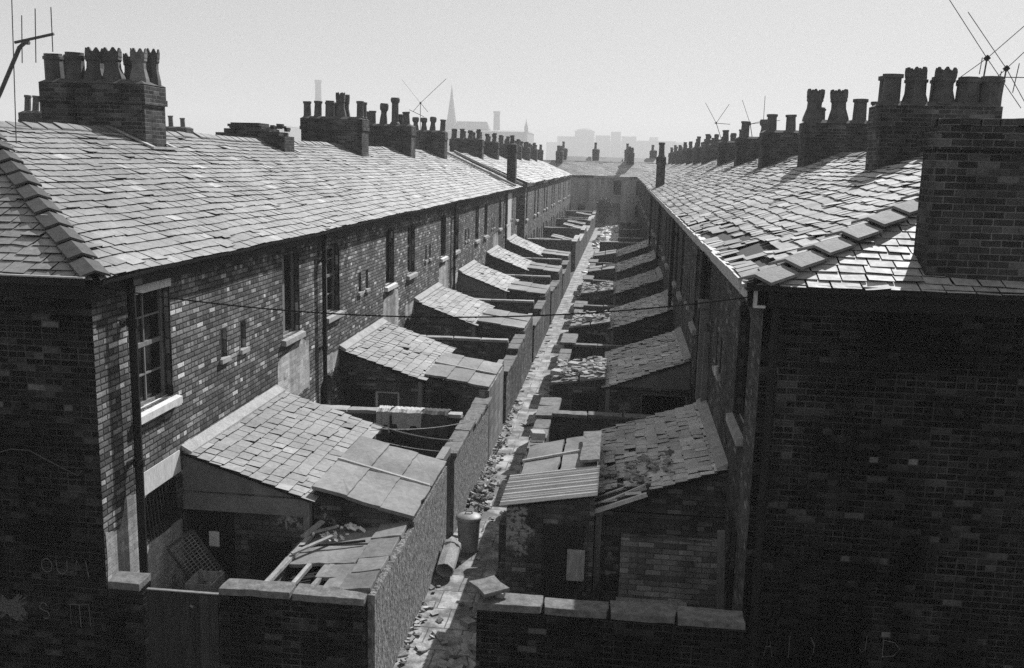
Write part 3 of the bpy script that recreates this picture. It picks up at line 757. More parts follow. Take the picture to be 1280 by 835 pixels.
# ------------------------------------------------------------------ shaded terrace (near part)
GR = 'houses of the shaded terrace'
RP = [YR] + [15.8 + P * i for i in range(12)]
def rhouse(j):
    u0, u1 = RP[j], RP[j + 1] if j < 11 else 59.0
    if j == 0: W, S = (12.42, 13.55), (15.5, 15.72)
    elif j % 2: W, S = (u0 + 2.35, u0 + 3.3), (u0 + .32, u0 + .54)
    else: W, S = (u0 + 1.0, u0 + 2.0), (u0 + 3.5, u0 + 3.72)
    up = [(W[0], W[1], 3.3, 4.98, .14, 'void'), (S[0], S[1], 3.4, 4.0, 0, 'slit')]
    low = [(W[0] - .1, W[0] + .8, .05, 2.0, 0, 'door')]
    lab = ['sooty brick end house at the near shaded corner, with chimney on its eaves',
     'brick house with slipped slates and the large near stack, second along the shaded terrace',
     'brick house beside the large near stack, third along the shaded terrace',
     'brick house with the two crowned pots, fourth along the shaded terrace',
     'brick house after the two crowned pots, fifth along the shaded terrace',
     'brick house with the stack of three squat pots, sixth along the shaded terrace',
     'brick house past the three squat pots, seventh along the shaded terrace',
     'brick house carrying the small two pot stack, eighth along the shaded terrace',
     'brick house past the small two pot stack, ninth along the shaded terrace',
     'brick house with leaning aerial on its stack, tenth along the shaded terrace',
     'brick house with a thin tall stack on its eaves, eleventh along the shaded terrace',
     'last brick house of the near shaded row, before the valley in the slates'][j]
    holes = ()
    if j == 0: holes = ((13.2, 15.8, -.1, .42, .55), (11.6, 12.9, .05, .3, .5))
    if j == 1: holes = ((15.8, 19.75, -.1, .5, .5),)
    if j == 2: holes = ((19.75, 22, -.1, .35, .35),)
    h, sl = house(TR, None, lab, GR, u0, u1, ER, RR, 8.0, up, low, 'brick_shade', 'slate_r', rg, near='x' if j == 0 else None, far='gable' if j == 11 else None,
        hip=(14.8, 11.1) if j == 0 else None, slate=dict(w=.34, g=.225, jit=1.5, slip=.05, miss=.003, holes=holes, sg=.018),
        hip_slate=dict(w=.3, g=.18, jit=1.2, slip=.07, miss=.004, lf=.012, holes=((2.0, 3.2, .1, .9, .25),)))
    # eaves board and gutter, given a pale colour for its sunlit top edge
    mb = MB(); u = 11.25 if j == 0 else u0
    tbox(mb, TR, u, u1, -.135, -.1, ER - .3, ER - .02); tbox(mb, TR, u, u1, -.1, -.003, ER - .3, ER - .27); mb.build('fascia', M['fascia' if j in (0, 2, 5) else 'render'], h)
    mb = MB(); n = 6
    for i in range(n):
        a, b = u + (u1 - u) * i / n, u + (u1 - u) * (i + 1) / n - .012
        za, zb2 = ER - .05 + rg.uniform(-.015, .015), ER - .05 + rg.uniform(-.015, .015)
        tbox(mb, TR, a, b, -.29, -.14, za - .012, za + .02); tbox(mb, TR, a, b, -.315, -.29, za - .05, za + .075)
    mb.build('gutter', M['tin'], h)
    window(h, TR, *up[0][:5], .13, 'void', rg, sill='stone')
    a, b = S
    mb = MB(); tbox(mb, TR, a, b, .08, .1, 3.4, 4.0); o = mb.build('slit_window', M['void'], h)
    mb = MB(); tbox(mb, TR, a - .05, b + .05, -.05, .05, 3.33, 3.403); mb.build('sill', M['stone'], o)
    lw = low[0]; mb = MB(); tbox(mb, TR, lw[0], lw[1], .16, .2, lw[2], lw[3]); mb.build('door', M['wood_dark'], h)
    if j == 0:
        mb = MB(); mb.tube([TR(15.6, -.06, 3.55), TR(15.6, -.06, 3.4)], .035, 8); mb.build('insulator', M['paint'], h)
        mb = MB(); pts = [TR(18.0, -.03, 3.9), TR(17.6, -.04, 3.6), TR(17.0, -.05, 3.2), TR(16, -.05, 3.0), TR(14.6, -.03, 3.0), TR(14.0, -.02, 2.7)]
        mb.tube(pts, .012, 6); mb.build('wall_cable', M['rust'], h)
        mb = MB(); A = TR(11.1, -.17, ER); B = TR(14.8, 4, RR); n = 11
        dirn = (B - A).normalized(); side = Vector((dirn.y, -dirn.x, 0)).normalized()
        for i in range(n):
            p = A.lerp(B, i / n); q = A.lerp(B, (i + 1) / n) - dirn * .03; z = Vector((0, 0, .05 + rg.uniform(0, .015)))
            for s in (-1, 1):
                e = side * s * .24 - Vector((0, 0, .07)); k = Vector((0, 0, .035)); t = Vector((0, 0, .055))
                a_ = [p + z + t, q + z, q + z + e, p + z + t + e]
                mb.hexa([x - k for x in a_] + a_)
        mb.build('hip_tiles', M['hip_r'], h)
        TQ = lambda u, d, z: Vector((u, YR + d, z)); mb = MB(); zt = 7.36
        tbox(mb, TQ, 3.47, 4.7, -.02, .5, ER - .25, zt - .36, 0); tbox(mb, TQ, 3.4, 4.78, -.09, .57, zt - .36, zt - .19, 0); tbox(mb, TQ, 3.47, 4.7, -.02, .5, zt - .19, zt - .1, 0)
        for uu in range(6):
            for dd_ in range(2):
                if rg.random() < .85: mb.obox(TQ(3.6 + uu * .2 + rg.uniform(-.01, .01), .1 + dd_ * .24, zt - .06 + rg.uniform(-.012, .012)), .19, .22, .075, (rg.uniform(-.04, .04), rg.uniform(-.04, .04), rg.uniform(-.1, .1)), 0)
        mb.rslab([TQ(3.5, .02, zt - .012), TQ(4.68, .02, zt + .0), TQ(4.68, .48, zt), TQ(3.5, .48, zt - .01)], .03, rg, .05, m=1)
        mb.build('eaves_chimney', [M['brick_stack'], M['render']], h)
        gm = MB(); gm.box(1.45, 9.9, YR - .3, YR - .1, ER - .08, ER - .06); gm.box(1.45, 9.9, YR - .315, YR - .3, ER - .08, ER + .01); gm.box(1.5, 9.9, YR - .05, YR - .003, ER - .3, ER - .06)
        gm.build('end_gutter', M['iron'], h)
        def stroke(*lines):
            mb = MB()
            for pts in lines: mb.tube([(x, YR - .003, z) for x, z in pts], .005, 4)
            mb.build('chalk_letter', M['chalk'], h)
        stroke([(2.0, .75), (2.05, 1.05), (2.1, .75)], [(2.02, .88), (2.08, .88)]); stroke([(2.3, .75), (2.3, 1.06)])
        stroke([(2.55, 1.05), (2.6, .95), (2.6, .85), (2.56, .75)]); stroke([(3.22, 1.12), (3.21, .93), (3.17, .9), (3.14, .95)])
        stroke([(3.42, 1.12), (3.42, .85)], [(3.42, 1.08), (3.55, 1.06), (3.62, .98), (3.55, .88), (3.42, .86)])
        pipe(h, lambda u, d, z: Vector((u, YR + d, z)), 1.83, .2, 5.2, .05, .1, 'iron', rg)
    if j in (1, 4, 7, 10): pipe(h, TR, u0 + (2.5 if j == 1 else 2.0), 1.6, 5.2, .055, .12)
    if j == 1:
        mb = MB()
        tbox(mb, TR, 17.95, 18.1, -.16, 0, 2.4, 4.15); tbox(mb, TR, 17.55, 17.68, -.1, 0, 2.4, 3.75); tbox(mb, TR, 17.9, 18.15, -.2, 0, 4.15, 4.3); mb.build('boxed_pipes', M['render'], h)
    ridge_tiles(h, TR, 14.7 if j == 0 else u0, u1, 4, RR, sl, rg)
    st = {1: (19.75, [(.25, .09, 'round', .56, .19, 'pot'), (.78, .12, 'round', .56, .19, 'pot'), (.26, .3, 'crown', .68, .17, 'pot'), (.78, .36, 'square', .56, .16, 'pot'), (.26, .53, 'crown', .68, .17, 'pot'), (.78, .58, 'square', .56, .16, 'pot'), (.26, .74, 'square', .52, .165, 'pot'), (.26, .93, 'square', .54, .165, 'pot'), (.78, .82, 'square', .52, .16, 'pot')], 2.15),
          3: (27.5, [(.3, .1, 'crown', .85, .2, 'pot'), (.3, .42, 'crown', .85, .2, 'pot'), (.7, .2, 'square', .4, .15, 'pot'), (.3, .68, 'round', .62, .2, 'pot'), (.3, .9, 'round', .55, .22, 'pot')], 2.1),
          5: (35.5, [(.3, .15, 'round', .6, .19, 'pot'), (.3, .48, 'round', .6, .19, 'pot'), (.3, .8, 'round', .55, .18, 'pot')], 2.0),
          7: (43.4, [(.3, .2, 'round', .7, .2, 'pot'), (.3, .72, 'bulb', .8, .2, 'pot')], 1.6),
          9: (51.2, [(.3, .2, 'round', .6, .17, 'pot'), (.3, .7, 'round', .65, .17, 'pot')], 1.6)}
    if j in st:
        y, pp, ln = st[j]
        chimney(h, TR, y - .45, y + .45, 3.1, 3.1 + ln, 6.5, 8.0, pp, rg)
    if j == 10:
        chimney(h, TR, 52.6, 53.3, .05, .5, 5.2, 7.2, [(.3, .5, 'round', .75, .17, 'pot'), (.75, .5, 'round', .7, .15, 'pot')], rg)
    return h
for j in range(12): rhouse(j)

# ------------------------------------------------------------------ hazy far parts of both terraces and the row that closes the view
G2 = 'houses in the hazy far part of the sunlit terrace'; G3 = 'houses in the hazy far part of the shaded terrace'; G4 = 'houses of the row closing the view'
def far_house(T, i, u0, u1, E, RZ, lab, grp, wm, rm, chim, gable=None, fg=None, win=True):
    ups = [(u0 + .7, u0 + 1.6, 3.3, 4.95, .1, 'void')]; lows = [(u0 + .7, u0 + 1.7, .8, 2.3, .1, 'void'), (u0 + 2.5, u0 + 3.3, .02, 2.1, .1, 'door')]
    if i % 2: ups = [(u0 + 2.3, u0 + 3.2, 3.3, 4.95, .1, 'void')]; lows = [(u0 + 2.2, u0 + 3.2, .8, 2.3, .1, 'void'), (u0 + .7, u0 + 1.5, .02, 2.1, .1, 'door')]
    h, sl = house(T, None, lab, grp, u0, u1, E, RZ, 8.0, ups, lows, wm, rm, rg, near=gable, far=fg, slate=dict(w=.45, g=.32, jit=1.0, sg=.02), front_mat=wm)
    gutter(h, T, u0, u1, -.2, E - .02, 'fascia' if i % 3 == 0 else 'iron')
    window(h, T, *ups[0][:5], .13, 'void', rg)
    mb = MB(); tbox(mb, T, lows[0][0], lows[0][1], .2, .22, .8, 2.3); mb.build('window', M['glass'], h)
    mb = MB(); tbox(mb, T, lows[1][0], lows[1][1], .2, .23, .02, 2.1); mb.build('door', M['wood_dark'], h)
    ridge_tiles(h, T, u0, u1, 4, RZ, sl, rg, L=.9)
    if chim: chimney(h, T, u1 - .45, u1 + .35, 3.2, 5.3, 6.5, 8.1, pots_row(4, ['round', 'bulb', 'round', 'square'], rg, r=.15), rg)
    return h
for i in range(13):
    u0 = 58.3 + P * i
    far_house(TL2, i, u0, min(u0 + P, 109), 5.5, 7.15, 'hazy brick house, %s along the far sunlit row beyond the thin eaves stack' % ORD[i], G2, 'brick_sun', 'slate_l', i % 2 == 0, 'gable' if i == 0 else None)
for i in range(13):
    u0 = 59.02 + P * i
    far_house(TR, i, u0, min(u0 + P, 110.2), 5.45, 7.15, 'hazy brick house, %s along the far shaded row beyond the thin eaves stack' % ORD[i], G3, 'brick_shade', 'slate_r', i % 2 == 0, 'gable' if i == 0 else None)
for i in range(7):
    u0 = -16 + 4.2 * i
    far_house(TE, i, u0, u0 + 4.2, 5.4, 7.0, 'hazy house facing down the alley, %s from the sunlit side in the closing row' % ORD[i], G4, 'brick_hazed', 'slate_l', i in (1, 3, 5))

# ------------------------------------------------------------------ back additions (lean-to sculleries), privies, yard walls
def scullery(T, u0, u1, w, zh, zl, label, group, wall_mat, roof_mat, rg, door=True, near_style=0, holes=(), slate=dict(), zr=None):
    """lean-to built against the house wall; d runs from 0 (house) to -w (yard)"""
    h = empty('back_addition', T(u0, 0, 0), label, 'lean-to', group)
    mb = MB(); Fn = lambda u, d, z: T(u0 + d, -u, z)        # near wall plane, u measured out from the house
    hs = []
    if near_style == 0: hs = [(.03, .76, .02, 1.6, 0)]
    if near_style == 1: hs = [(.08, .8, .02, 1.58, 0), (.82, 1.38, .9, 1.56, 0)]
    if near_style == 2: hs = [(.35, 1.3, .6, 1.45, 0)]
    if near_style == 3: hs = [(.0 + .02, 1.1, .9, 1.6, 0)]
    facade(mb, Fn, 0, w, 0, zl, hs, .12, 0)
    mb.poly([T(u0, 0, zl), T(u0, -w, zl), T(u0, 0, zh - .04)], 1 if near_style in (0, 3) else 0)
    mb.poly([T(u1, 0, 0), T(u1, -w, 0), T(u1, -w, zl), T(u1, 0, zh - .04)], 0)
    mb.poly([T(u0, -w, 0), T(u1, -w, 0), T(u1, -w, zl), T(u0, -w, zl)], 0)
    if near_style == 0: tbox(mb, T, u0 - .03, u0 - .002, -w, 0, 1.62, zl - .02, 1)
    mb.build('wall', [M[wall_mat], M['render']], h)
    for i, q in enumerate(hs):
        dm = MB(); tbox(dm, T, u0 + .09, u0 + .12, -q[1], -q[0], q[2], q[3])
        isdoor = q[2] < .1
        if isdoor: dm.build('door', M['wood_dark'], h)
        else:
            o = dm.build('window', M['glass' if near_style != 1 else 'render_dark'], h); f = MB()  # grey on the framed window's pane imitates a reflection in glass
            for a, b in ((q[0], q[0] + .05), (q[1] - .05, q[1])): tbox(f, T, u0 + .04, u0 + .09, -b, -a, q[2], q[3])
            tbox(f, T, u0 + .04, u0 + .09, -q[1] + .05, -q[0] - .05, q[3] - .05, q[3]); tbox(f, T, u0 + .04, u0 + .09, -q[1] + .05, -q[0] - .05, q[2], q[2] + .05)
            f.build('frame', M['woodp' if near_style != 1 else 'paint'], o)
    mb = MB(); ov = .06; du = .07
    sl = (zh - zl) / w; O = T(u0 - du, -w - ov, zl - sl * ov); V = T(0, 0, zh) - T(0, -w - ov, zl - sl * ov); U = T(1, 0, 0) - T(0, 0, 0)
    L = V.length; W_ = u1 - u0 + 2 * du
    par = dict(w=.3, g=.24, jit=1.3, slip=.04, sg=.01, th=.018, holes=holes); par.update(slate)
    slates(mb, O, U, V, [(0, 0), (W_, 0), (W_, L), (0, L)], rg=rg, **par)
    tbox(mb, T, u0, u1, -w + .02, 0, zl - .08, zl - .06, 1)
    mb.build('roof', [M[roof_mat], M['underlay']], h)
    # mortar fillet where the roof meets the house
    mb = MB(); P0 = [T(u0 - .03, -.16, zh - .05), T(u1 + .03, -.16, zh - .05), T(u1 + .03, -.003, zh - .02), T(u0 - .03, -.003, zh - .02), T(u0 - .03, -.16, zh - .0), T(u1 + .03, -.16, zh - .0), T(u1 + .03, -.003, zh + .09), T(u0 - .03, -.003, zh + .09)]
    mb.hexa(P0); mb.build('flashing', M['stone'], h)
    # weathered corner post / quoin strip
    mb = MB(); tbox(mb, T, u0 - .02, u0 + .1, -w - .02, -w + .07, .0, zl - .05); mb.build('corner_post', M['woodp'], h)
    return h

def privy(T, u0, u1, d0, d1, z0, z1, label, group, wall_mat, rg, roof='flags', cols=3, rows=2, door=True):
    """outside closet between the lean-to and the alley, stone slab roof falling to the alley"""
    h = empty('outside_privy', T(u0, d0, 0), label, 'privy', group)
    mb = MB()
    for (ua, ub) in ((u0, u0 + .1), (u1 - .1, u1)):
        mb.hexa([T(ua, d0 - .004, 0), T(ub, d0 - .004, 0), T(ub, d1, 0), T(ua, d1, 0), T(ua, d0 - .004, z0 - .05), T(ub, d0 - .004, z0 - .05), T(ub, d1, z1 - .05), T(ua, d1, z1 - .05)])
    tbox(mb, T, u0 + .1, u1 - .1, d1 + .1, d1, 0, z1 - .05)
    mb.build('wall', M[wall_mat], h)
    if door:
        dm = MB(); tbox(dm, T, u0 - .025, u0 - .003, d0 - .75, d0 - .15, .05, 1.5)
        d = dm.build('door', M['wood_dark'], h)
    mb = MB(); dd = (d1 - d0) / cols; du = (u1 - u0 + .12) / rows
    if roof == 'flags':
        for i in range(rows):
            for j in range(cols):
                a, b = u0 - .08 + du * i, u0 - .08 + du * (i + 1) - .012
                p, q = d0 + dd * j, d0 + dd * (j + 1)
                za, zb = z0 + (z1 - z0) * j / cols, z0 + (z1 - z0) * (j + 1) / cols
                k = [rg.uniform(-.012, .012) for _ in range(4)]; t = .05; lift = .02 * (cols - j)
                q += .035 if T is TR else -.035
                P_ = [(a, p, za + k[0] + lift), (b, p, za + k[1] + lift), (b, q, zb + k[2] + lift), (a, q, zb + k[3] + lift)]
                mb.rslab([T(x, y, z) for x, y, z in P_], t, rg, .014)
        # mortar bead along the joints
        mb2 = MB(); um = u0 - .08 + du
        mb2.hexa([T(um - .06, d0, z0 + .055), T(um + .06, d0, z0 + .055), T(um + .05, d1, z1 + .025), T(um - .05, d1, z1 + .025), T(um - .03, d0, z0 + .09), T(um + .03, d0, z0 + .09), T(um + .03, d1, z1 + .05), T(um - .03, d1, z1 + .05)])
        mb2.build('mortar_bead', M['stone'], h)
        mb.build('roof', M['flag'], h)
    elif roof == 'tin':
        n = 60
        for i in range(n):
            t0, t1 = i / n, (i + 1) / n
            f = lambda t: .018 * math.sin(t * 2 * math.pi * 13)
            ua, ub = u0 - .1 + (u1 - u0 + .12) * t0, u0 - .1 + (u1 - u0 + .12) * t1
            P_ = [(ua, d0 + .03, z0 + f(t0) + .03), (ub, d0 + .03, z0 + f(t1) + .03), (ub, d1 - .1, z1 + f(t1) + .02), (ua, d1 - .1, z1 + f(t0) + .02)]
            mb.hexa([T(x, y, z - .008) for x, y, z in P_] + [T(x, y, z) for x, y, z in P_], 0, ('0', '2') if 0 < i < n - 1 else ())
        mb.build('roof', M['tin'], h)
    return h

def wall(name, x0, x1, y0, y1, z, mat, label, cat='wall', group=None, cope='coping', cope_axis=None, over=.04, ct=.055, rag=0, gap=0, thing=True, z0=0):
    h = empty(name, ((x0 + x1) / 2, (y0 + y1) / 2, 0), label, cat, group)
    mb = MB(); along_y = (y1 - y0) > (x1 - x0)
    if rag:      # ragged top: built up in stepped lengths
        n = max(3, int(max(x1 - x0, y1 - y0) / .35)); zs = z
        for i in range(n):
            zi = z - rag * abs(math.sin(i * 1.7 + x0)) * rg.uniform(.3, 1)
            if along_y: mb.box(x0, x1, y0 + (y1 - y0) * i / n, y0 + (y1 - y0) * (i + 1) / n, z0, zi, 0, ('0', '2') if 0 < i < n - 1 and 0 else ())
            else: mb.box(x0 + (x1 - x0) * i / n, x0 + (x1 - x0) * (i + 1) / n, y0, y1, z0, zi)
    else: mb.box(x0, x1, y0, y1, z0, z)
    mb.build('masonry', M[mat] if isinstance(mat, str) else mat, h)
    if cope:
        cb = MB(); L = (y1 - y0) if along_y else (x1 - x0); n = max(1, round(L / .78)); gap = 0
        for i in range(n):
            a, b = L * i / n, L * (i + 1) / n - .006
            if gap and rg.random() < gap: continue
            k = [rg.uniform(-.012, .012) for _ in range(4)]; zz = z + .002 + (rag * -.3 if rag else 0); oo = over + rg.uniform(-.015, .015)
            if along_y: q = [(x0 - oo, y0 + a), (x1 + oo, y0 + a), (x1 + oo, y0 + b), (x0 - oo, y0 + b)]
            else: q = [(x0 + a, y0 - oo), (x0 + b, y0 - oo), (x0 + b, y1 + oo), (x0 + a, y1 + oo)]
            cb.rslab([(x, y, zz + ct + k[m]) for m, (x, y) in enumerate(q)], ct + .012, rg, .01)
        cb.build('coping', M[cope], h)
    return h

GSL = 'lean-to back additions on the sunlit side'; GSR = 'lean-to back additions on the shaded side'
GPL = 'outside privies on the sunlit side'; GPR = 'outside privies on the shaded side'
lw_labels = ['nearest lean-to of the sunlit row, rendered top, black doorway with a white notice',
 'lean-to with a pale framed window and dark doorway, second along the sunlit row', 'lean-to with dark near wall under the overhead wire, third along the sunlit row',
 'lean-to with pale rendered near wall, fourth along the sunlit row', 'small hazy lean-to, fifth along the sunlit row', 'last small hazy lean-to of the sunlit row']
for k in range(6):
    y = 12.82 + 2 * P * k + (.12 if k == 3 else 0)
    scullery(TL, y, y + 3.87, 1.88, 2.5, 1.9 - .03 * k, lw_labels[k], GSL, 'brick_yard' if k in (0, 1, 2, 4, 5) else 'render', 'slate_ext', rg, near_style=[0, 1, 2, 3, 2, 2][k], slate=dict(w=.26, g=.205, jit=1.1))
    if k == 0: continue
    cols = 3
    privy(TL, y + .3, y + 2.75, -1.9, -3.36, 1.92 - .02 * k, 1.72, ['', 'stone-roofed privy beside the lean-to with the framed window', 'stone-roofed privy under the overhead wire beside the dark lean-to', 'stone-roofed privy beside the pale rendered lean-to',
        'small hazy privy, fourth along the sunlit row after the alley bin', 'farthest hazy privy of the sunlit row'][k], GPL, 'brick_yard', rg, cols=2 if k > 1 else 3)
# first privy: big flagstones, and the broken coal shed in front of it
privy(TL, 13.0, 15.55, -1.9, -3.38, 1.98, 1.66, 'nearest privy, roofed with six big flagstones beside the roughcast alley wall', GPL, 'brick_yard', rg, cols=3, door=False)

h = empty('coal_shed', (-3.6, 12, 0), 'low coal shed with a collapsed debris-covered slab roof, behind the near yard wall', 'shed')
mb = MB(); mb.box(-4.42, -4.3, 10.95, 12.95, 0, 1.28); mb.build('wall', M['render'], h)
mb = MB()
def slab(mb, x0, x1, y0, y1, za, zb, t=.05, k=.012):
    e = [rg.uniform(-k, k) for _ in range(4)]
    q = [(x0, y0, za + e[0]), (x1, y0, zb + e[1]), (x1, y1, zb + e[2]), (x0, y1, za + e[3])]
    mb.rslab(q, t, rg, .02)
slab(mb, -4.25, -3.32, 11.75, 12.35, 1.35, 1.45); slab(mb, -4.3, -3.3, 12.37, 12.98, 1.36, 1.46); slab(mb, -3.75, -3.25, 11.3, 11.74, 1.4, 1.44)
slab(mb, -3.3, -2.86, 10.78, 11.3, 1.5, 1.56); slab(mb, -3.28, -2.86, 11.32, 11.75, 1.5, 1.57); slab(mb, -3.3, -2.86, 11.77, 12.4, 1.5, 1.58); slab(mb, -3.3, -2.86, 12.42, 12.98, 1.52, 1.6)
slab(mb, -3.55, -3.25, 10.85, 11.28, 1.42, 1.48)
mb.build('roof', M['flag'], h)
mb = MB()
for a, b, w_ in (((-4.32, 10.95, 1.36), (-4.2, 12.9, 1.42), .07), ((-4.0, 11.0, 1.33), (-3.95, 11.75, 1.36), .06), ((-3.72, 10.95, 1.36), (-3.62, 11.7, 1.4), .06)): mb.bar(a, b, w_, .05)
mb.build('rafter', M['wood'], h)
mb = MB()
for i in range(9): mb.bar((-4.12 + rg.uniform(-.05, .1), 11.05 + .07 * i, 1.26 + rg.uniform(-.03, .05)), (-3.75 + rg.uniform(-.1, .05), 11.12 + .065 * i, 1.3 + rg.uniform(-.03, .06)), .035, .015)
mb.build('broken_lath', M['wood_dark'], h)
# loose timbers and plaster lumps lying on it
tim = [((-4.25, 11.9, 1.44), (-3.85, 12.45, 1.5), .06, 'grey board lying slantwise on the collapsed coal shed roof, the nearest one'), ((-4.3, 12.5, 1.43), (-4.12, 12.85, 1.55), .09, 'short upright-tilted board at the inner corner of the collapsed roof'), ((-4.2, 12.62, 1.46), (-3.9, 12.8, 1.5), .05, 'dark batten at the back of the collapsed roof beside the lumps')]
for a, b, w_, lb in tim:
    mb = MB(); mb.bar(a, b, w_, .025); o = mb.build('loose_board', M['wood']); tag(o, lb, 'board', 'boards on the collapsed roof')
mb = MB(); mb.tube([(-4.25, 12.2, 1.42), (-3.8, 12.25, 1.46), (-3.35, 12.36, 1.5)], .018, 6); tag(mb.build('rusty_rod', M['iron']), 'dark rod lying across the collapsed coal shed roof', 'rod')
mb = MB()
for i in range(34):
    mb.obox((-3.9 + rg.gauss(.0, .12), 12.62 + rg.gauss(0, .1), 1.42 + rg.uniform(0, .03)), rg.uniform(.02, .08), rg.uniform(.02, .06), rg.uniform(.01, .04), (rg.random(), rg.random(), rg.random() * 3))
for i in range(16): mb.obox((-3.62 + rg.gauss(0, .12), 12.85 + rg.gauss(0, .05), 1.49), rg.uniform(.03, .12), .04, .03, (rg.random(), rg.random(), rg.random() * 3))
tag(mb.build('plaster_rubble', M['paint']), 'white plaster lumps lying on the collapsed roof', 'rubble', None, 'stuff')

# ---- alley wall of the sunlit side
GW = 'alley walls of the sunlit yards'
def alley_wall(y0, y1, z, mat, label, **kw): return wall('alley_wall', -3.02, -2.79, y0, y1, z, mat, label, 'wall', kw.pop('group', GW), **kw)
alley_wall(10.72, 12.98, 1.5, 'roughcast', 'roughcast alley wall beside the collapsed coal shed', cope=None)
alley_wall(12.99, 15.6, 1.58, 'roughcast', 'roughcast alley wall carrying the six big flagstones', cope=None)
alley_wall(16.35, 18.6, 1.6, 'roughcast', 'ragged alley wall with broken top beside the metal bin', rag=.25, gap=.4)
alley_wall(18.61, 20.95, 1.55, 'roughcast', 'alley wall with big loose coping slabs by the cloth-draped wall', rag=.3, gap=.2, over=.06)
for k in range(1, 6):
    y = 12.82 + 2 * P * k
    nm = ['', 'by the framed-window lean-to', 'under the overhead wire', 'beside the pale rendered lean-to', 'on the fourth privy', 'at the last privy'][k]
    wall('alley_wall', -3.02, -2.79, y + .15, y + 2.8, 1.66, 'block' if k == 1 else 'brick_yard', ('concrete block alley wall ' if k == 1 else 'brick privy wall facing the alley ') + nm, 'wall', GW, cope=None)
    if k < 5:
        wall('alley_wall', -3.02, -2.79, y + 3.5, y + 5.7, [0, 1.4, 1.3, 1.45, 1.3, 1.4][k], 'brick_yard', 'worn brick yard wall along the alley, just past the one ' + nm, 'wall', GW, cope='coping', over=.05, gap=.35, rag=.22)
        wall('alley_wall', -3.02, -2.79, y + 5.72, y + 2 * P + .1, [0, 1.55, 1.5, 1.35, 1.5, 1.5][k], 'brick_yard', 'coped brick yard wall along the alley, second past the one ' + nm, 'wall', GW, cope='coping', over=.06, gap=.2, rag=.12)
# yard doors in the alley wall
GD = 'back gates to the alley'
for i, (y0, y1, lb) in enumerate([(15.62, 16.34, 'dark yard gate in the gap beside the metal bin')] + [(12.82 + 2 * P * k + 2.82, 12.82 + 2 * P * k + 3.48, 'dark back gate in the alley wall, %s beyond the bin' % ORD[k - 1]) for k in range(1, 5)]):
    h = empty('yard_gate', (-2.9, y0, 0), lb, 'gate', GD)
    mb = MB(); mb.box(-2.96, -2.92, y0 + .08, y1 - .08, .03, 1.55)
    mb.build('door_leaf', M['wood_dark'], h)
    mb = MB(); mb.box(-3.0, -2.86, y0 + .005, y0 + .08, 0, 1.7); mb.box(-3.0, -2.86, y1 - .08, y1 - .005, 0, 1.7); mb.box(-3.0, -2.86, y0 + .08, y1 - .08, 1.58, 1.7); mb.build('door_frame', M['woodp'], h)
# dividing walls between the sunlit yards
GDV = 'dividing walls between the sunlit yards'
for k in range(5):
    y = 18.7 + 2 * P * k
    wall('yard_wall', XL + .005, -3.03, y - .1, y + .1, 1.72 if k else 1.62, 'brick_yard', ['dividing wall draped with rags, behind the nearest lean-to', 'coped dividing wall behind the lean-to with the framed window', 'coped dividing wall between the dark lean-to and the pale rendered one', 'coped dividing wall beyond the pale rendered lean-to', 'farthest coped dividing wall of the near sunlit yards'][k], 'wall', GDV, cope='stone', ct=.06)

# near wall of the first sunlit yard, its gate and pier
wall('yard_wall', -4.72, -2.88, 10.6, 10.83, 1.44, 'brick_front', 'dark brick yard wall with pale coping slabs, beside the plank gate', 'wall', None, cope='coping', ct=.075, over=.04)
wall('gate_pier', XL + .03, -5.72, 10.6, 10.83, 1.42, 'brick_front', 'short brick pier with a broken coping, between the end house and the plank gate', 'pier', None, cope='coping', ct=.08, over=.05)
h = empty('plank_gate', (-5.2, 10.7, 0), 'tall dark plank gate closing the near sunlit yard', 'gate')
mb = MB(); x = -5.69
while x < -4.76:
    w_ = min(rg.uniform(.1, .135), -4.745 - x); mb.box(x, x + w_ - .007, 10.66 + rg.uniform(-.004, .004), 10.69, .03, 1.37 + rg.uniform(-.006, .006)); x += w_
mb.build('boards', M['wood_gate'], h)
mb = MB(); mb.box(-5.69, -4.75, 10.692, 10.73, 1.1, 1.2); mb.box(-5.69, -4.75, 10.692, 10.73, .3, .4); mb.build('rail', M['wood_dark'], h)
mb = MB(); mb.box(-5.69, -4.75, 10.655, 10.7, 1.378, 1.392); mb.build('top_strip', M['woodp'], h)
mb = MB(); mb.bar((-5.12, 10.65, 1.22), (-5.08, 10.64, 1.2), .02, .015); mb.build('latch', M['galv'], h)

# things in the first sunlit yard
h = empty('wire_mesh_panel', (-5.6, 12.2, 0), 'rusty wire mesh panel leaning in the near yard, behind the plank gate', 'mesh panel')
mb = MB(); o0 = Vector((-6.1, 12.05, 1.32)); ux = Vector((.5, .06, -.74)).normalized() * .85; uy = Vector((.4, .36, .3)).normalized() * .4
for i in range(19): mb.bar(o0 + ux * i / 18, o0 + ux * i / 18 + uy, .009, .009)
for i in range(8): mb.bar(o0 + uy * i / 7, o0 + uy * i / 7 + ux, .009, .009)
mb.build('wire_grid', M['galv'], h)
mb = MB()
for a, b in ((o0, o0 + ux), (o0 + uy, o0 + uy + ux), (o0, o0 + uy), (o0 + ux, o0 + ux + uy)): mb.bar(a, b, .03, .03)
mb.build('frame', M['rust'], h)
h = empty('wooden_crate', (-5.45, 11.9, 0), 'old wooden crate under the wire mesh panel, behind the plank gate', 'crate')
mb = MB(); x0, x1, y0, y1 = -5.72, -5.34, 11.75, 12.2
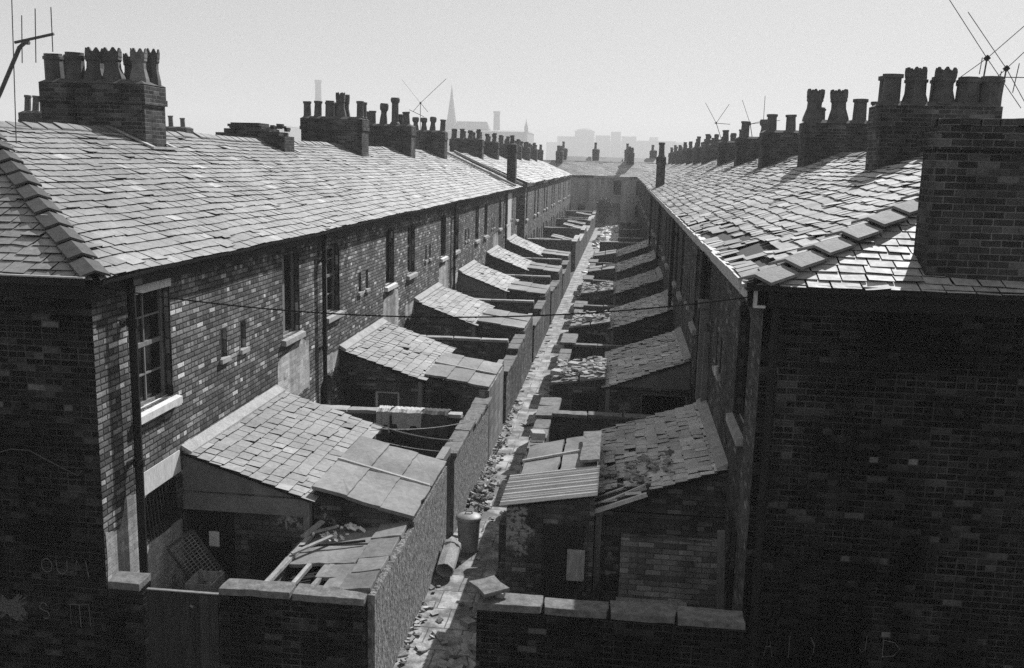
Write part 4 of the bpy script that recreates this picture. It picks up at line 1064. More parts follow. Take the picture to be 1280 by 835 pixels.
for i in range(4):
    z_ = .3 + i * .17
    mb.box(x0, x1, y0, y0 + .02, z_, z_ + .15); mb.box(x0, x1, y1 - .02, y1, z_, z_ + .15); mb.box(x0, x0 + .02, y0 + .022, y1 - .022, z_, z_ + .15); mb.box(x1 - .02, x1, y0 + .022, y1 - .022, z_, z_ + .15)
mb.box(x0, x1, y0, y1, .26, .28); mb.build('slats', M['wood'], h)
mb = MB()
for x_ in (x0 + .025, x1 - .065):
    for y_ in (y0 + .023, y1 - .063): mb.box(x_, x_ + .04, y_, y_ + .04, 0, .99)
mb.build('corner_post', M['wood'], h)
mb = MB(); mb.obox((-5.74, 12.785, 1.19), .155, .012, .23, (0, .0, 0)); o = mb.build('paper_notice', M['paper']); tag(o, 'white paper notice fixed to the black door of the nearest lean-to', 'notice')
o.location.y -= .0
mb = MB(); mb.obox((-4.9, 12.79, .95), .62, .02, .5, (0, 0, 0)); o = mb.build('leaning_board', M['wood_dark']); tag(o, 'dark ribbed board against the near wall of the nearest lean-to', 'board')

# metal bin and a roll beside the alley wall
h = empty('dustbin', (-2.42, 15.75, 0), 'ribbed galvanised dustbin with a domed lid standing in the alley', 'bin')
mb = MB(); prof = [(.185, .004)]
for i in range(9): prof += [(.19 + .003 * i, .05 + .06 * i), (.2 + .003 * i, .08 + .06 * i)]
mb.lathe((-2.42, 15.75, 0), [(a * .9, b * .95) for a, b in prof + [(.225, .64)]], 20); mb.build('body', M['galv'], h, smooth=True)
mb = MB(); mb.lathe((-2.42, 15.75, 0), [(.22, .6), (.22, .64), (.2, .66), (.11, .695), (.02, .705)], 20); mb.build('lid', M['galv'], h, smooth=True)
mb = MB(); mb.tube([(-2.48, 15.75, .69), (-2.47, 15.75, .74), (-2.37, 15.75, .74), (-2.36, 15.75, .69)], .014, 6); mb.build('handle', M['galv'], h)
h = empty('rolled_lino', (-2.6, 14.9, 0), 'pale hollow roll lying open-ended against the alley wall by the dustbin', 'roll')
mb = MB(); A = Vector((-2.62, 14.55, .15)); B = Vector((-2.6, 15.15, .34)); d = (B - A).normalized(); s = d.cross(Vector((0, 0, 1))).normalized(); t = s.cross(d)
ring = lambda c, r: [c + (s * math.cos(2 * math.pi * k / 16) + t * math.sin(2 * math.pi * k / 16)) * r * (1 + .05 * math.sin(k * 2.3)) for k in range(16)]
mb.rings([ring(A.lerp(B, .95), .1), ring(A.lerp(B, .02), .125), ring(A, .135), ring(A, .15), ring(A.lerp(B, .33), .155), ring(A.lerp(B, .66), .15), ring(B, .155), ring(B, .11)], 0); mb.build('roll_sheet', M['stone'], h)
mb = MB(); mb.tube([A.lerp(B, .85) , A.lerp(B, .9)], .165, 16); mb.build('binding', M['wood'], h)

# cloth drying on the rag-draped wall, and the clothes lines
h = empty('draped_rags', (-4.2, 18.7, 1.68), 'white and grey rags hung over the dividing wall behind the nearest lean-to', 'rags')
for (x0, x1, mt, drop, sd) in ((-4.45, -3.85, 'cloth', .42, 1), (-4.78, -4.5, 'cloth', .5, 2), (-3.83, -3.3, 'cloth_dark', .6, 3)):
    mb = MB(); n, m_ = 14, 12; pts = []
    r2 = random.Random(sd)
    for i in range(n + 1):
        x_ = x0 + (x1 - x0) * i / n; dr = drop * (.55 + .45 * r2.random()) if i % 3 == 0 or i == 0 else dr
        row = []
        for j in range(m_ + 1):
            t_ = j / m_
            if t_ < .35: p = (x_, 18.52 - .03 * math.sin(i * .8 + sd) - .02, 1.71 - dr * (1 - t_ / .35))
            elif t_ < .65: p = (x_, 18.52 + .36 * (t_ - .35) / .3, 1.72 + .03 * abs(math.sin(i * 1.3 + j)))
            else: p = (x_, 18.9 + .03 * math.sin(i), 1.71 - dr * .7 * (t_ - .65) / .35)
            row.append(p)
        pts.append(row)
    for i in range(n):
        for j in range(m_): mb.poly([pts[i][j], pts[i + 1][j], pts[i + 1][j + 1], pts[i][j + 1]])
    mb.build('rag', M[mt], h)
def wire(name, pts, r, mat, label, cat, group=None, sagz=0):
    mb = MB(); out = []
    a, b = Vector(pts[0]), Vector(pts[1])
    for i in range(25):
        t_ = i / 24; p = a.lerp(b, t_); p.z -= 4 * sagz * t_ * (1 - t_); out.append(p)
    mb.tube(out, r, 5); o = mb.build(name, M[mat]); tag(o, label, cat, group); return o
GCL = 'clothes lines across the sunlit yard'
wire('clothes_line', [(-4.33, 16.6, 1.98), (-2.85, 16.5, 1.78)], .012, 'cloth', 'thicker white clothes line between the nearest lean-to and the ragged wall', 'line', GCL, .06)
wire('clothes_line', [(-4.33, 16.4, 1.95), (-2.8, 18.1, 1.7)], .009, 'cloth', 'thin clothes line running to the ragged alley wall', 'line', GCL, .08)
wire('clothes_line', [(-4.0, 16.2, 1.75), (-2.7, 17.2, 1.35)], .008, 'cloth', 'lowest slack clothes line by the dustbin', 'line', GCL, .05)
wire('overhead_wire', [(-6.42, 10.72, 5.2), (1.52, 11.3, 5.27)], .009, 'iron', 'long overhead wire sagging across from one end house to the other', 'wire', None, .32)

# ---- shaded side: lean-tos, privies, walls
lr = ['nearest lean-to of the shaded row, slates torn away over a dark hole', 'lean-to with pale slates and a wide dark opening, second along the shaded row', 'lean-to with patched slates, third along the shaded row',
      'lean-to with smooth slates and a pale verge, fourth along the shaded row', 'small hazy lean-to, fifth along the shaded row', 'last small hazy lean-to of the shaded row']
pr = ['nearest shaded privy, corrugated sheet roof beside the torn lean-to', 'shaded privy roofed with slabs and rubble, by the pale-slated lean-to', 'shaded privy with stones lying on its slab roof, third along', 'shaded privy with cracked slab roof, fourth along', 'small hazy shaded privy, fifth along', 'last hazy privy of the shaded row, pale slab roof']
for k in range(6):
    y = 13.73 + 2 * P * k
    scullery(TR, y, y + 4.1, 1.87, 2.42, 1.73, lr[k], GSR, 'brick_yard', 'slate_ext_r' if k != 3 else 'slate_ext', rg, near_style=[5, 3, 2, 5, 5, 5][k],
        slate=dict(w=.25, g=.19, jit=1.7, slip=.08, miss=.004, holes=((.0, .55, -.1, .8, .75), (.3, .9, .0, .35, .6), (1.5, 2.0, 0, .22, .9), (0.1, .3, .9, 1.5, .6)) if k == 0 else ((0, .4, .6, 1.4, .3),)))
    if k == 0:
        privy(TR, y - .3, y + 1.0, -1.9, -3.2, 2.0, 1.76, pr[0], GPR, 'brick_yard', rg, roof='tin', door=True)
        hh = privy(TR, y + 1.02, y + 2.9, -1.9, -3.2, 1.98, 1.7, 'slab-roofed outhouse just behind the corrugated roof', GPR, 'brick_yard', rg, cols=2, door=False)
        mb = MB(); slab(mb, -.5, -.18, y + 1.0, y + 2.7, 2.1, 2.14, .04); tag(mb.build('pale_slab', M['coping']), 'pale loose slab lying beside the torn slates of the nearest shaded lean-to', 'slab')
    else:
        privy(TR, y + .1, y + 2.2, -1.9, -3.2, 1.9, 1.7, pr[k], GPR, 'brick_yard', rg, cols=2)
# torn roof: exposed rafters
h = empty('exposed_rafters', (-.1, 13.6, 0), 'pale rafter ends sticking out under the torn slates of the nearest shaded lean-to', 'rafters')
for i, u in enumerate((13.62, 13.9, 14.2, 15.25, 15.5)):
    mb = MB(); x_ = -.22 if i < 3 else -.2
    mb.bar((x_ + (.0 if i != 0 else -.02), u, 1.66), (.55, u + .02, 1.98), .05, .06); mb.build('rafter', M['paint'], h)
mb = MB(); mb.bar((-.1, 13.7, 1.79), (.75, 14.0, 2.12), .03, .02); tag(mb.build('fallen_batten', M['paint']), 'long thin batten lying in the torn hole of the lean-to roof', 'batten')
mb = MB()
for i in range(60):
    x_ = rg.uniform(-.15, .95); mb.obox((x_, 13.8 + rg.random() * 1.4, 1.79 + .37 * (x_ + .16) + rg.uniform(0, .05)), rg.uniform(.04, .16), rg.uniform(.03, .12), rg.uniform(.01, .03), (rg.uniform(-.4, .4), rg.uniform(-.4, .4), rg.random() * 3))
tag(mb.build('slate_debris', M['rubble']), 'broken slate chips strewn on the torn lean-to roof', 'debris', None, 'stuff')
# brick infill panel in the near shaded yard
h = empty('brick_panel', (1.0, 13.6, 0), 'lighter brick panel blocking the near wall of the torn lean-to', 'panel')
mb = MB(); mb.box(.2, 1.64, 13.52, 13.72, .12, 1.33); mb.build('brickwork', M['infill'], h)
mb = MB(); mb.box(.16, 1.2, 13.3, 13.515, .33, .4); mb.build('ledge', M['stone'], h)
mb = MB(); mb.obox((1.62, 13.0, .86), .1, .07, 1.75, (0, R(-3), 0)); tag(mb.build('leaning_plank', M['woodp']), 'pale plank standing against the shaded house wall beside the brick panel', 'plank')
mb = MB(); mb.obox((-.45, 13.36, .92), .26, .02, .46, (R(-10), 0, 0)); tag(mb.build('grey_board', M['wood']), 'small grey board leaning by the dark privy in the near shaded yard', 'board')
for i, (a, b, lb) in enumerate([((-.75, 12.6, .2), (-.25, 13.3, .75), 'left timber of two leaning near the grey board'), ((-.5, 12.55, .2), (-.05, 13.3, .7), 'second of two timbers leaning near the grey board')]):
    mb = MB(); mb.bar(a, b, .09, .05); tag(mb.build('leaning_timber', M['wood_dark']), lb.replace('left', 'first'), 'timber', 'timbers leaning in the shaded yard')
h = empty('old_tyre', (-1.05, 12.6, 0), 'old ribbed tyre standing in the near shaded yard behind the front wall', 'tyre')
mb = MB(); n, m_ = 28, 8; rings_ = []
c0 = Vector((-1.02, 12.75, .46)); ax = Vector((.35, .94, .1)).normalized(); e1 = ax.cross(Vector((0, 0, 1))).normalized(); e2 = e1.cross(ax)
for i in range(n + 1):
    a = 2 * math.pi * i / n; rd = e1 * math.cos(a) + e2 * math.sin(a); cc_ = c0 + rd * .2
    rings_.append([cc_ + (rd * math.cos(2 * math.pi * k / m_) + ax * math.sin(2 * math.pi * k / m_) * 1.15) * (.075 + (.008 if i % 2 else 0)) for k in range(m_)])
mb.rings(rings_, 0, False); mb.build('tread', M['rubber'], h)
mb = MB()
for i in range(5):
    a = math.pi * i / 5; rd = e1 * math.cos(a) + e2 * math.sin(a); mb.tube([c0 - rd * .14, c0 + rd * .14], .01, 5)
mb.build('spokes', M['rust'], h)
# near wall and low alley wall of the shaded side
wall('yard_wall', -1.5, 1.62, 10.5, 10.74, 1.55, 'brick_front', 'dark near wall of the shaded yard with a row of coping stones', 'wall', None, cope='coping', ct=.075, over=.04)
h = empty('loose_slab', (-1.36, 10.85, 1.6), 'square slate slab laid cornerwise on the alley end of the shaded yard wall', 'slab')
mb = MB(); Ms = Matrix.Rotation(R(40), 3, 'Z') @ Matrix.Rotation(R(4), 3, 'X'); mb.rslab([Vector((-1.38, 10.7, 1.76)) + Ms @ Vector((a * .19, b * .19, 0)) for a, b in ((-1, -1), (1, -1), (1, 1), (-1, 1))], .045, rg, .015); mb.build('slab_stone', M['coping'], h)
mb = MB()
for i in range(5): mb.obox((-1.36 + rg.uniform(-.12, .12), 10.66 + rg.uniform(-.1, .1), 1.68), .1, .09, .06, (0, 0, rg.random() * 3))
mb.build('packing_brick', M['rubble'], h)
wall('alley_wall', -1.72, -1.44, 12.6, 14.85, .42, 'brick_yard', 'knocked-down stub of alley wall in front of the corrugated roof', 'wall', 'alley walls of the shaded yards', cope=None, rag=.16)
wall('alley_wall', -1.78, -1.46, 14.86, 15.5, .88, 'brick_yard', 'square brick stump beside the corrugated roof privy', 'wall', 'alley walls of the shaded yards', cope=None)
GW2 = 'alley walls of the shaded yards'
for k in range(6):
    y = 13.73 + 2 * P * k
    wall('alley_wall', -1.5, -1.3, y + (1.9 if k == 0 else .12), y + 2.95 if k == 0 else y + 2.25, 1.55, 'brick_yard', 'privy wall on the shaded side of the alley, %s from the near end' % ORD[k], 'wall', GW2, cope=None)
    if k < 5:
        wall('alley_wall', -1.52, -1.28, y + 3.1, y + 5.2, [1.65, 1.6, 1.55, 1.6, 1.65][k], 'brick_yard', 'broken yard wall on the shaded side of the alley, after the %s privy there' % ORD[k], 'wall', GW2, cope='coping', rag=.35, gap=.5)
        wall('alley_wall', -1.52, -1.28, y + 5.9, y + 2 * P - .4, [1.5, 1.6, 1.5, 1.6, 1.6][k], 'brick_yard', 'low wall with loose slabs on the shaded side, before the %s privy there' % ORD[k + 1], 'wall', GW2, cope='coping', rag=.2, gap=.3, over=.12)
        yy = y + 6.0
        wall('yard_wall', -1.27, XR - .005, yy - .1, yy + .1, 1.5, 'brick_yard', 'dividing wall between shaded yards, %s from the near end' % ORD[k], 'wall', 'dividing walls between the shaded yards', cope='coping', ct=.06, gap=.15)
# stones and slabs lying on the shaded privies
GST = 'loose stones on the shaded privy roofs'
for i, (x_, y_, z_, lb) in enumerate([(-1.36, 22.2, 1.86, 'squared block on the roof edge of the privy by the pale-slated lean-to'), (-1.0, 22.9, 1.92, 'flat stone behind the squared block on the slab roof'), (-.9, 30.2, 1.92, 'pale block on the third shaded privy'), (-.4, 30.6, 2.0, 'flat pale slab on the third shaded privy'), (-1.35, 16.9, 1.85, 'white box-like block at the far edge of the slabs behind the corrugated roof')]):
    mb = MB(); mb.obox((x_, y_, z_), .24, .26, .13, (0, .06, rg.uniform(-.3, .3))); tag(mb.build('loose_stone', M['stone']), lb, 'stone', GST)
mb = MB()
for i in range(240):
    k = rg.choice((1, 1, 2, 3)); y = 13.73 + 2 * P * k
    x_ = rg.uniform(-1.4, -.25); mb.obox((x_, y + rg.uniform(.1, 2.1), 1.78 + .15 * (x_ + 1.45) + .06), rg.uniform(.04, .2), rg.uniform(.04, .16), rg.uniform(.02, .05), (rg.uniform(-.2, .2), rg.uniform(-.2, .2), rg.random() * 3))
tag(mb.build('roof_rubble', M['rubble']), 'broken slates and rubble strewn over the shaded privy roofs', 'rubble', None, 'stuff')

# rubble along the alley
mb = MB()
def heap(cx, cy, sx, sy, n, hmax, s=(.04, .2)):
    for i in range(n):
        x_ = rg.gauss(cx, sx); y_ = rg.gauss(cy, sy); z_ = hmax * math.exp(-((x_ - cx) / sx) ** 2 / 2 - ((y_ - cy) / sy) ** 2 / 2) * rg.uniform(.3, 1)
        a = rg.uniform(*s); mb.obox((x_, y_, z_ + .02), a, a * rg.uniform(.4, 1), a * rg.uniform(.12, .5), (rg.uniform(-.5, .5), rg.uniform(-.5, .5), rg.random() * 3))
heap(-2.62, 18.4, .12, .55, 230, .26, (.03, .13)); heap(-2.66, 19.6, .1, .5, 80, .12, (.03, .12)); heap(-2.66, 21.6, .08, 1.0, 90, .08, (.02, .1)); heap(-2.7, 25, .06, 1.4, 60, .05, (.02, .1))
heap(-1.8, 11.9, .14, .7, 110, .16, (.05, .28)); heap(-2.1, 12.4, .3, .6, 26, .02, (.02, .1)); heap(-2.7, 12.5, .05, .8, 30, .03, (.03, .1))
heap(-2.2, 17.2, .3, .7, 25, .02, (.02, .06)); heap(-1.7, 17.6, .12, .6, 70, .12, (.03, .12)); heap(-1.8, 26, .15, 5, 90, .05, (.02, .12)); heap(-1.66, 34, .08, 9, 170, .1, (.04, .2)); heap(-1.8, 48, .2, 6, 90, .08, (.05, .22))
for i in range(150):
    y_ = 12 + 30 * rg.random() ** 1.6; x_ = rg.choice((-2.7, -1.62)) + rg.gauss(0, .1)
    mb.obox((x_, y_, .02), rg.uniform(.05, .22), rg.uniform(.04, .14), rg.uniform(.01, .05), (rg.uniform(-.2, .2), rg.uniform(-.2, .2), rg.random() * 3))
tag(mb.build('alley_rubble', M['rubble']), 'broken brick and slate littering the alley', 'rubble', None, 'stuff')
GBR = 'boards lying in the alley'
for i, (a, b, w_, lb) in enumerate([((-1.95, 12.0, .12), (-1.6, 12.3, .18), .34, 'broad slab of board in the rubble beside the shaded front wall'), ((-2.45, 12.75, .02), (-2.28, 12.5, .03), .05, 'short white stick near the foot of the roughcast wall'), ((-2.3, 24.0, .05), (-1.6, 24.6, .12), .2, 'pale board across the alley beyond the block wall')]):
    mb = MB(); mb.bar(a, b, w_, .03); tag(mb.build('loose_board', M['wood']), lb, 'board', GBR)

# ---- far yards
GF = 'cross walls of the far sunlit yards'
fy = [60.5, 66.2, 73.4, 79.1, 87.0, 93.8, 101.0, 108.4]
for i in range(7):
    y = fy[i]
    wall('yard_wall', -5.84, -3.05, y - .12, y + .12, [1.95, 1.6, 1.85, 1.5, 1.75, 1.6, 1.8][i], 'brick_yard', 'hazy cross wall of the far sunlit yards, %s from the near side' % ORD[i], 'wall', GF, cope='stone', ct=.06, rag=[0, .15, 0, .3, 0, .2, 0][i])
    wall('alley_wall', -3.05, -2.8, y + .13, fy[i + 1] - .13, [1.85, 1.5, 1.75, 1.3, 1.7, 1.5, 1.6][i], 'brick_yard', 'hazy alley wall of the far sunlit yards, %s from the near side' % ORD[i], 'wall', 'alley walls of the far sunlit yards', cope='stone', over=.05, rag=[0, .2, .1, .3, .1, .2, .1][i])
    if i in (0, 2, 3, 5):
        privy(TL2, y + 2.2, y + 4.4, -1.3, -2.78, 2.0 - .1 * (i % 2), 1.7, 'small hazy shed with a slab roof in the far sunlit yards, %s of four' % ORD[(0, 2, 3, 5).index(i)], 'sheds in the far sunlit yards', 'brick_yard', rg, cols=2)
wall('yard_wall', -1.3, 1.69, 60.6, 60.9, 1.9, 'brick_yard', 'hazy cross wall ending the near shaded yards', 'wall', 'cross walls of the far shaded yards', cope='stone')
for i, y in enumerate((74, 84, 95)):
    wall('yard_wall', -.2, 1.69, y - .12, y + .12, 1.3, 'brick_yard', 'low hazy wall among the cleared shaded yards, %s of three' % ORD[i], 'wall', 'cross walls of the far shaded yards', cope='stone', rag=.3)
mb = MB()
heap(-1.0, 70, .5, 5, 260, .2, (.1, .5)); heap(-1.0, 86, .6, 6, 260, .25, (.1, .6)); heap(-.8, 100, .5, 4, 120, .2, (.1, .5))
tag(mb.build('demolition_rubble', M['paint']), 'pale demolition rubble heaped in the far cleared yards', 'rubble', None, 'stuff')
for i, (a, b, lb) in enumerate([((-1.6, 63.5, .35), (-.2, 68, .7), 'pale beam sloping across the far rubble, nearest of three'), ((-.9, 62.8, .4), (-.1, 66, .5), 'pale beam beside the nearest sloping beam in the far rubble'), ((-1.7, 67, .5), (-.6, 64, .6), 'pale beam crossing the other beams in the far rubble')]):
    mb = MB(); mb.bar(a, b, .22, .12); tag(mb.build('pale_beam', M['paint']), lb, 'beam', 'beams in the far rubble')
# rounded bush before the closing row
h = empty('round_bush', (-1.95, 107, 0), 'dark round-topped tree at the far end of the alley', 'tree')
mb = MB(); mb.tube([(-1.95, 107, 0), (-1.93, 107, .9), (-1.98, 107.05, 1.6)], .12, 8, 0, True, .06)
for a in range(5): mb.tube([(-1.95, 107, 1.1), (-1.95 + .6 * math.cos(a * 1.26), 107 + .6 * math.sin(a * 1.26), 2.1 + .2 * (a % 2))], .05, 6, 0, True, .015)
mb.build('trunk', M['bark'], h)
mb = MB()
for i in range(2600):
    th = rg.random() * 2 * math.pi; cz = rg.uniform(-1, 1); r_ = (rg.random() ** .4); s_ = math.sqrt(1 - cz * cz)
    c = Vector((-1.95 + 1.0 * r_ * s_ * math.cos(th), 107 + 1.0 * r_ * s_ * math.sin(th), 1.95 + 1.2 * r_ * cz))
    if math.sin(c.x * 5) + math.sin(c.z * 6 + c.y * 3) < -1.2: continue
    u_ = Vector((rg.gauss(0, 1), rg.gauss(0, 1), rg.gauss(0, 1))).normalized() * .09; v_ = u_.cross(Vector((rg.gauss(0, 1), rg.gauss(0, 1), rg.gauss(0, 1)))).normalized() * .06
    mb.poly([c - u_, c + v_, c + u_, c - v_])
mb.build('crown', M['foliage'], h)

# ------------------------------------------------------------------ aerials
GA = 'television aerials'
def pole(mb, a, b, r=.012): mb.tube([a, b], r, 6)
def yagi(loc, foot, boom, els, label, r=.01, er=.006, collar=True):
    h = empty('tv_aerial', foot[0], label, 'aerial', GA)
    mb = MB(); mb.tube(foot, r * 1.6, 8); mb.build('mast', M['alu'], h)
    mb = MB(); mb.tube(boom, r * 1.1, 6); mb.build('boom', M['alu'], h)
    for a, b in els:
        mb = MB(); mb.tube([a, b], er, 5); mb.build('element', M['alu'], h)
    return h
yagi(None, [(-9.95, 13.95, 6.75), (-9.46, 14, 7.57), (-9.09, 14, 8.26), (-9.0, 14, 8.33), (-8.93, 14, 8.33)], [(-9.16, 14, 8.33), (-8.53, 14, 8.46)],
     [((-9.14, 13.98, 9.25), (-9.23, 13.98, 6.84)), ((-9.01, 13.98, 8.72), (-9.05, 13.98, 8.03)), ((-8.79, 13.98, 8.82), (-8.83, 13.98, 8.04)), ((-8.54, 13.98, 8.84), (-8.55, 13.98, 8.2))], 'bent-armed aerial with upright rods at the near sunlit roof corner', .02, .008)
def xaer(c, arms, mast, label, r=.008, extra=()):
    h = empty('tv_aerial', mast[-1], label, 'aerial', GA)
    mb = MB(); mb.tube([c] + mast, .016, 8); mb.build('mast', M['alu'], h)
    mb = MB(); mb.obox(c, .09, .06, .09, (0, .78, 0)); mb.build('hub', M['iron'], h)
    for a in arms:
        mb = MB(); mb.tube([c, a], r, 5); mb.build('element', M['alu'], h)
    for a, b in extra:
        mb = MB(); mb.tube([a, b], r * 1.2, 5); mb.build('element', M['alu'], h)
s_ = 20.0 / 16
def PX(x, z, y=20.0): return Vector((x * y / 16, y, 6.75 + (z - 6.75) * y / 16))   # aerials read off at 16 m, standing at y
xaer(PX(5.47, 8.49), [PX(4.82, 9.36), PX(5.96, 8.97), PX(5.08, 8.18), PX(6.05, 7.75)], [PX(5.44, 8.05), Vector((6.72, 20.0, 7.95))], 'large X aerial nearest the big shaded stack pots')
xaer(PX(5.77, 8.34), [PX(5.12, 9.17), PX(6.25, 8.85), PX(5.45, 8.0), PX(6.25, 7.6)], [PX(5.72, 7.65), Vector((7.1, 20.0, 7.1))], 'second X aerial on a taller mast, further from the pots',
     extra=[(PX(5.54, 8.21), PX(6.15, 8.21)), (PX(5.95, 8.42), PX(5.9, 7.98)), (PX(5.7, 8.3), PX(5.68, 7.98)), (PX(5.4, 8.5), PX(5.38, 8.25))])
xaer(Vector((-10.7, 50.6, 9.65)), [Vector((-11.7, 50.6, 10.85)), Vector((-9.35, 50.6, 10.9)), Vector((-10.3, 50.6, 9.2)), Vector((-11.1, 50.6, 9.2))], [Vector((-10.7, 50.6, 8.15))], 'slender X aerial on the low stack of the sunlit row', .012, [(Vector((-11.3, 50.6, 9.3)), Vector((-10.5, 50.6, 8.95)))])
xaer(Vector((4.6, 51.2, 8.95)), [Vector((4.0, 51.2, 9.95)), Vector((5.2, 51.2, 9.9)), ], [Vector((5.0, 51.2, 7.9))], 'leaning aerial with a level boom on the far shaded stack', .012, [(Vector((4.5, 51.2, 8.95)), Vector((5.3, 51.2, 8.9)))])
xaer(Vector((5.35, 43.4, 8.6)), [Vector((4.95, 43.4, 9.6)), Vector((5.9, 43.4, 8.75))], [Vector((5.5, 43.4, 7.9))], 'small aerial with a long boom above the two pot stack', .01, [(Vector((5.0, 43.4, 8.55)), Vector((6.6, 43.4, 8.78))), (Vector((5.9, 43.4, 9.8)), Vector((5.9, 43.4, 8.5)))])

# ------------------------------------------------------------------ beyond the houses
K = 1.6
def Zk(z): return 6.75 + (z - 6.75) * K
def far_block(name, x0, x1, y0, y1, z, label, cat='building', group='hazy buildings on the skyline', roof=0, notch=()):
    x0 *= K; x1 *= K; y0 *= K; y1 *= K; z = Zk(z)
    h = empty(name, (x0, y0, 0), label, cat, group)
    mb = MB(); holes = []
    nx = max(2, int((x1 - x0) / 5)); nz = max(1, int(z / 5))
    for i in range(nx):
        for j in range(nz):
            a = x0 + (x1 - x0) * (i + .3) / nx; b = x0 + (x1 - x0) * (i + .7) / nx; holes.append((a, b, z * (j + .35) / nz, z * (j + .7) / nz))
    facade(mb, lambda u, d, zz: Vector((u, y0 + d, zz)), x0, x1, 0, z, holes, .6)
    mb.box(x0, x1, y0 + .7, y1, 0, z - .01); mb.build('wall', M['far'], h)
    rb = MB()
    if roof: rb.hexa([(x0 - .5, y0 - .5, z), (x1 + .5, y0 - .5, z), (x1 + .5, y1 + .5, z), (x0 - .5, y1 + .5, z), (x0 + 1, (y0 + y1) / 2 - .1, z + roof), (x1 - 1, (y0 + y1) / 2 - .1, z + roof), (x1 - 1, (y0 + y1) / 2 + .1, z + roof), (x0 + 1, (y0 + y1) / 2 + .1, z + roof)])
    else: rb.box(x0 - .3, x1 + .3, y0 - .3, y1 + .3, z, z + .6)
    rb.build('roof', M['far'], h)
    return h
h = far_block('warehouse', -96, -52, 520, 560, 22.4, 'long hazy warehouse beside the church spire', 'warehouse', None, 2)
px, py = -52.5 * K, 519 * K
mb = MB(); mb.lathe((px, py, Zk(22)), [(1.0 * K, 0), (1.0 * K, 3 * K), (.25 * K, 5.6 * K), (.0, 7.5 * K)], 6); mb.build('pinnacle', M['far'], h)
h = empty('church', (-95 * K, 530 * K, 0), 'hazy church with a tall pointed spire', 'church')
cx, cy_ = -95.5 * K, 534 * K
mb = MB(); mb.box(cx - 2.9 * K, cx + 2.9 * K, cy_ - 3 * K, cy_ + 3 * K, 0, Zk(25.5)); mb.box(cx - 3.3 * K, cx + 3.3 * K, cy_ - 3.4 * K, cy_ + 3.4 * K, Zk(19.5), Zk(20.2)); mb.build('tower', M['far'], h)
mb = MB(); mb.lathe((cx, cy_, Zk(25.5)), [(3.3 * K, 0), (2.4 * K, 4 * K), (1.4 * K, 11 * K), (.5 * K, 18 * K), (.05, 22.2 * K)], 8); mb.build('spire', M['far'], h)
mb = MB(); x0, x1, zr = cx + 3 * K, cx + 21 * K, Zk(24); mb.box(x0, x1, cy_ - 3 * K, cy_ + 5 * K, 0, zr); mb.hexa([(x0, cy_ - 3.3 * K, zr), (x1 + .5, cy_ - 3.3 * K, zr), (x1 + .5, cy_ + 5.3 * K, zr), (x0, cy_ + 5.3 * K, zr), (x0, cy_ + .9 * K, Zk(28)), (x1 - 2, cy_ + .9 * K, Zk(28)), (x1 - 2, cy_ + 1.1 * K, Zk(28)), (x0, cy_ + 1.1 * K, Zk(28))]); mb.build('nave', M['far'], h)
def mill(x, y, zt, r, label):
    x *= K; y *= K; zt = Zk(zt); r *= K
    h = empty('factory_chimney', (x, y, 0), label, 'chimney', 'factory chimneys on the skyline')
    mb = MB(); mb.lathe((x, y, 0), [(r * 1.35, 0), (r, zt * .96)], 14); mb.build('shaft', M['far'], h)
    mb = MB(); mb.lathe((x, y, 0), [(r * 1.0, zt * .96), (r * 1.18, zt * .97), (r * 1.15, zt), (r * .8, zt)], 14); mb.build('cap', M['far'], h)
mill(-192, 600, 54, 1.9, 'tall hazy factory chimney behind the six pot stack')
mill(-79, 600, 37, 1.9, 'hazy factory chimney rising behind the warehouse')
sk = [(-62, -46, 900, 30.5, 'long low hazy block, first on the skyline past the warehouse'), (-45, -28, 880, 35, 'wide hazy block with a stepped top, second on the skyline'), (-27, -14, 900, 32, 'low hazy block, third on the skyline'), (-13, -4, 900, 35.5, 'narrow hazy tower block, fourth on the skyline'), (-3, 10, 880, 31, 'hazy block, fifth on the skyline beside the narrow tower'), (11, 46, 900, 28, 'long hazy block above the shaded terrace'), (-270, -246, 700, 28, 'small hazy block beyond the crumbled chimney stump')]
sk += [(-80, -30, 1000, 27, 'pale long range of roofs behind the wide hazy block'), (-25, 60, 1020, 30, 'palest distant range behind the narrow tower block'), (-40, -34, 860, 29, 'small hazy block in front of the wide stepped one'), (24, 32, 960, 33, 'faint hazy block rising behind the long one')]
for x0, x1, y, z, lb in sk: far_block('skyline_block', x0, x1, y, y + 30, z, lb)
mb = MB(); mb.lathe((-36.5 * K, 892 * K, Zk(35) + .6), [(8 * K, 0), (7.5 * K, 1.2 * K), (5 * K, 2.4 * K), (0.1, 3 * K)], 16); tag(mb.build('dome_roof', M['far']), 'shallow hazy dome on the wide skyline block', 'dome')
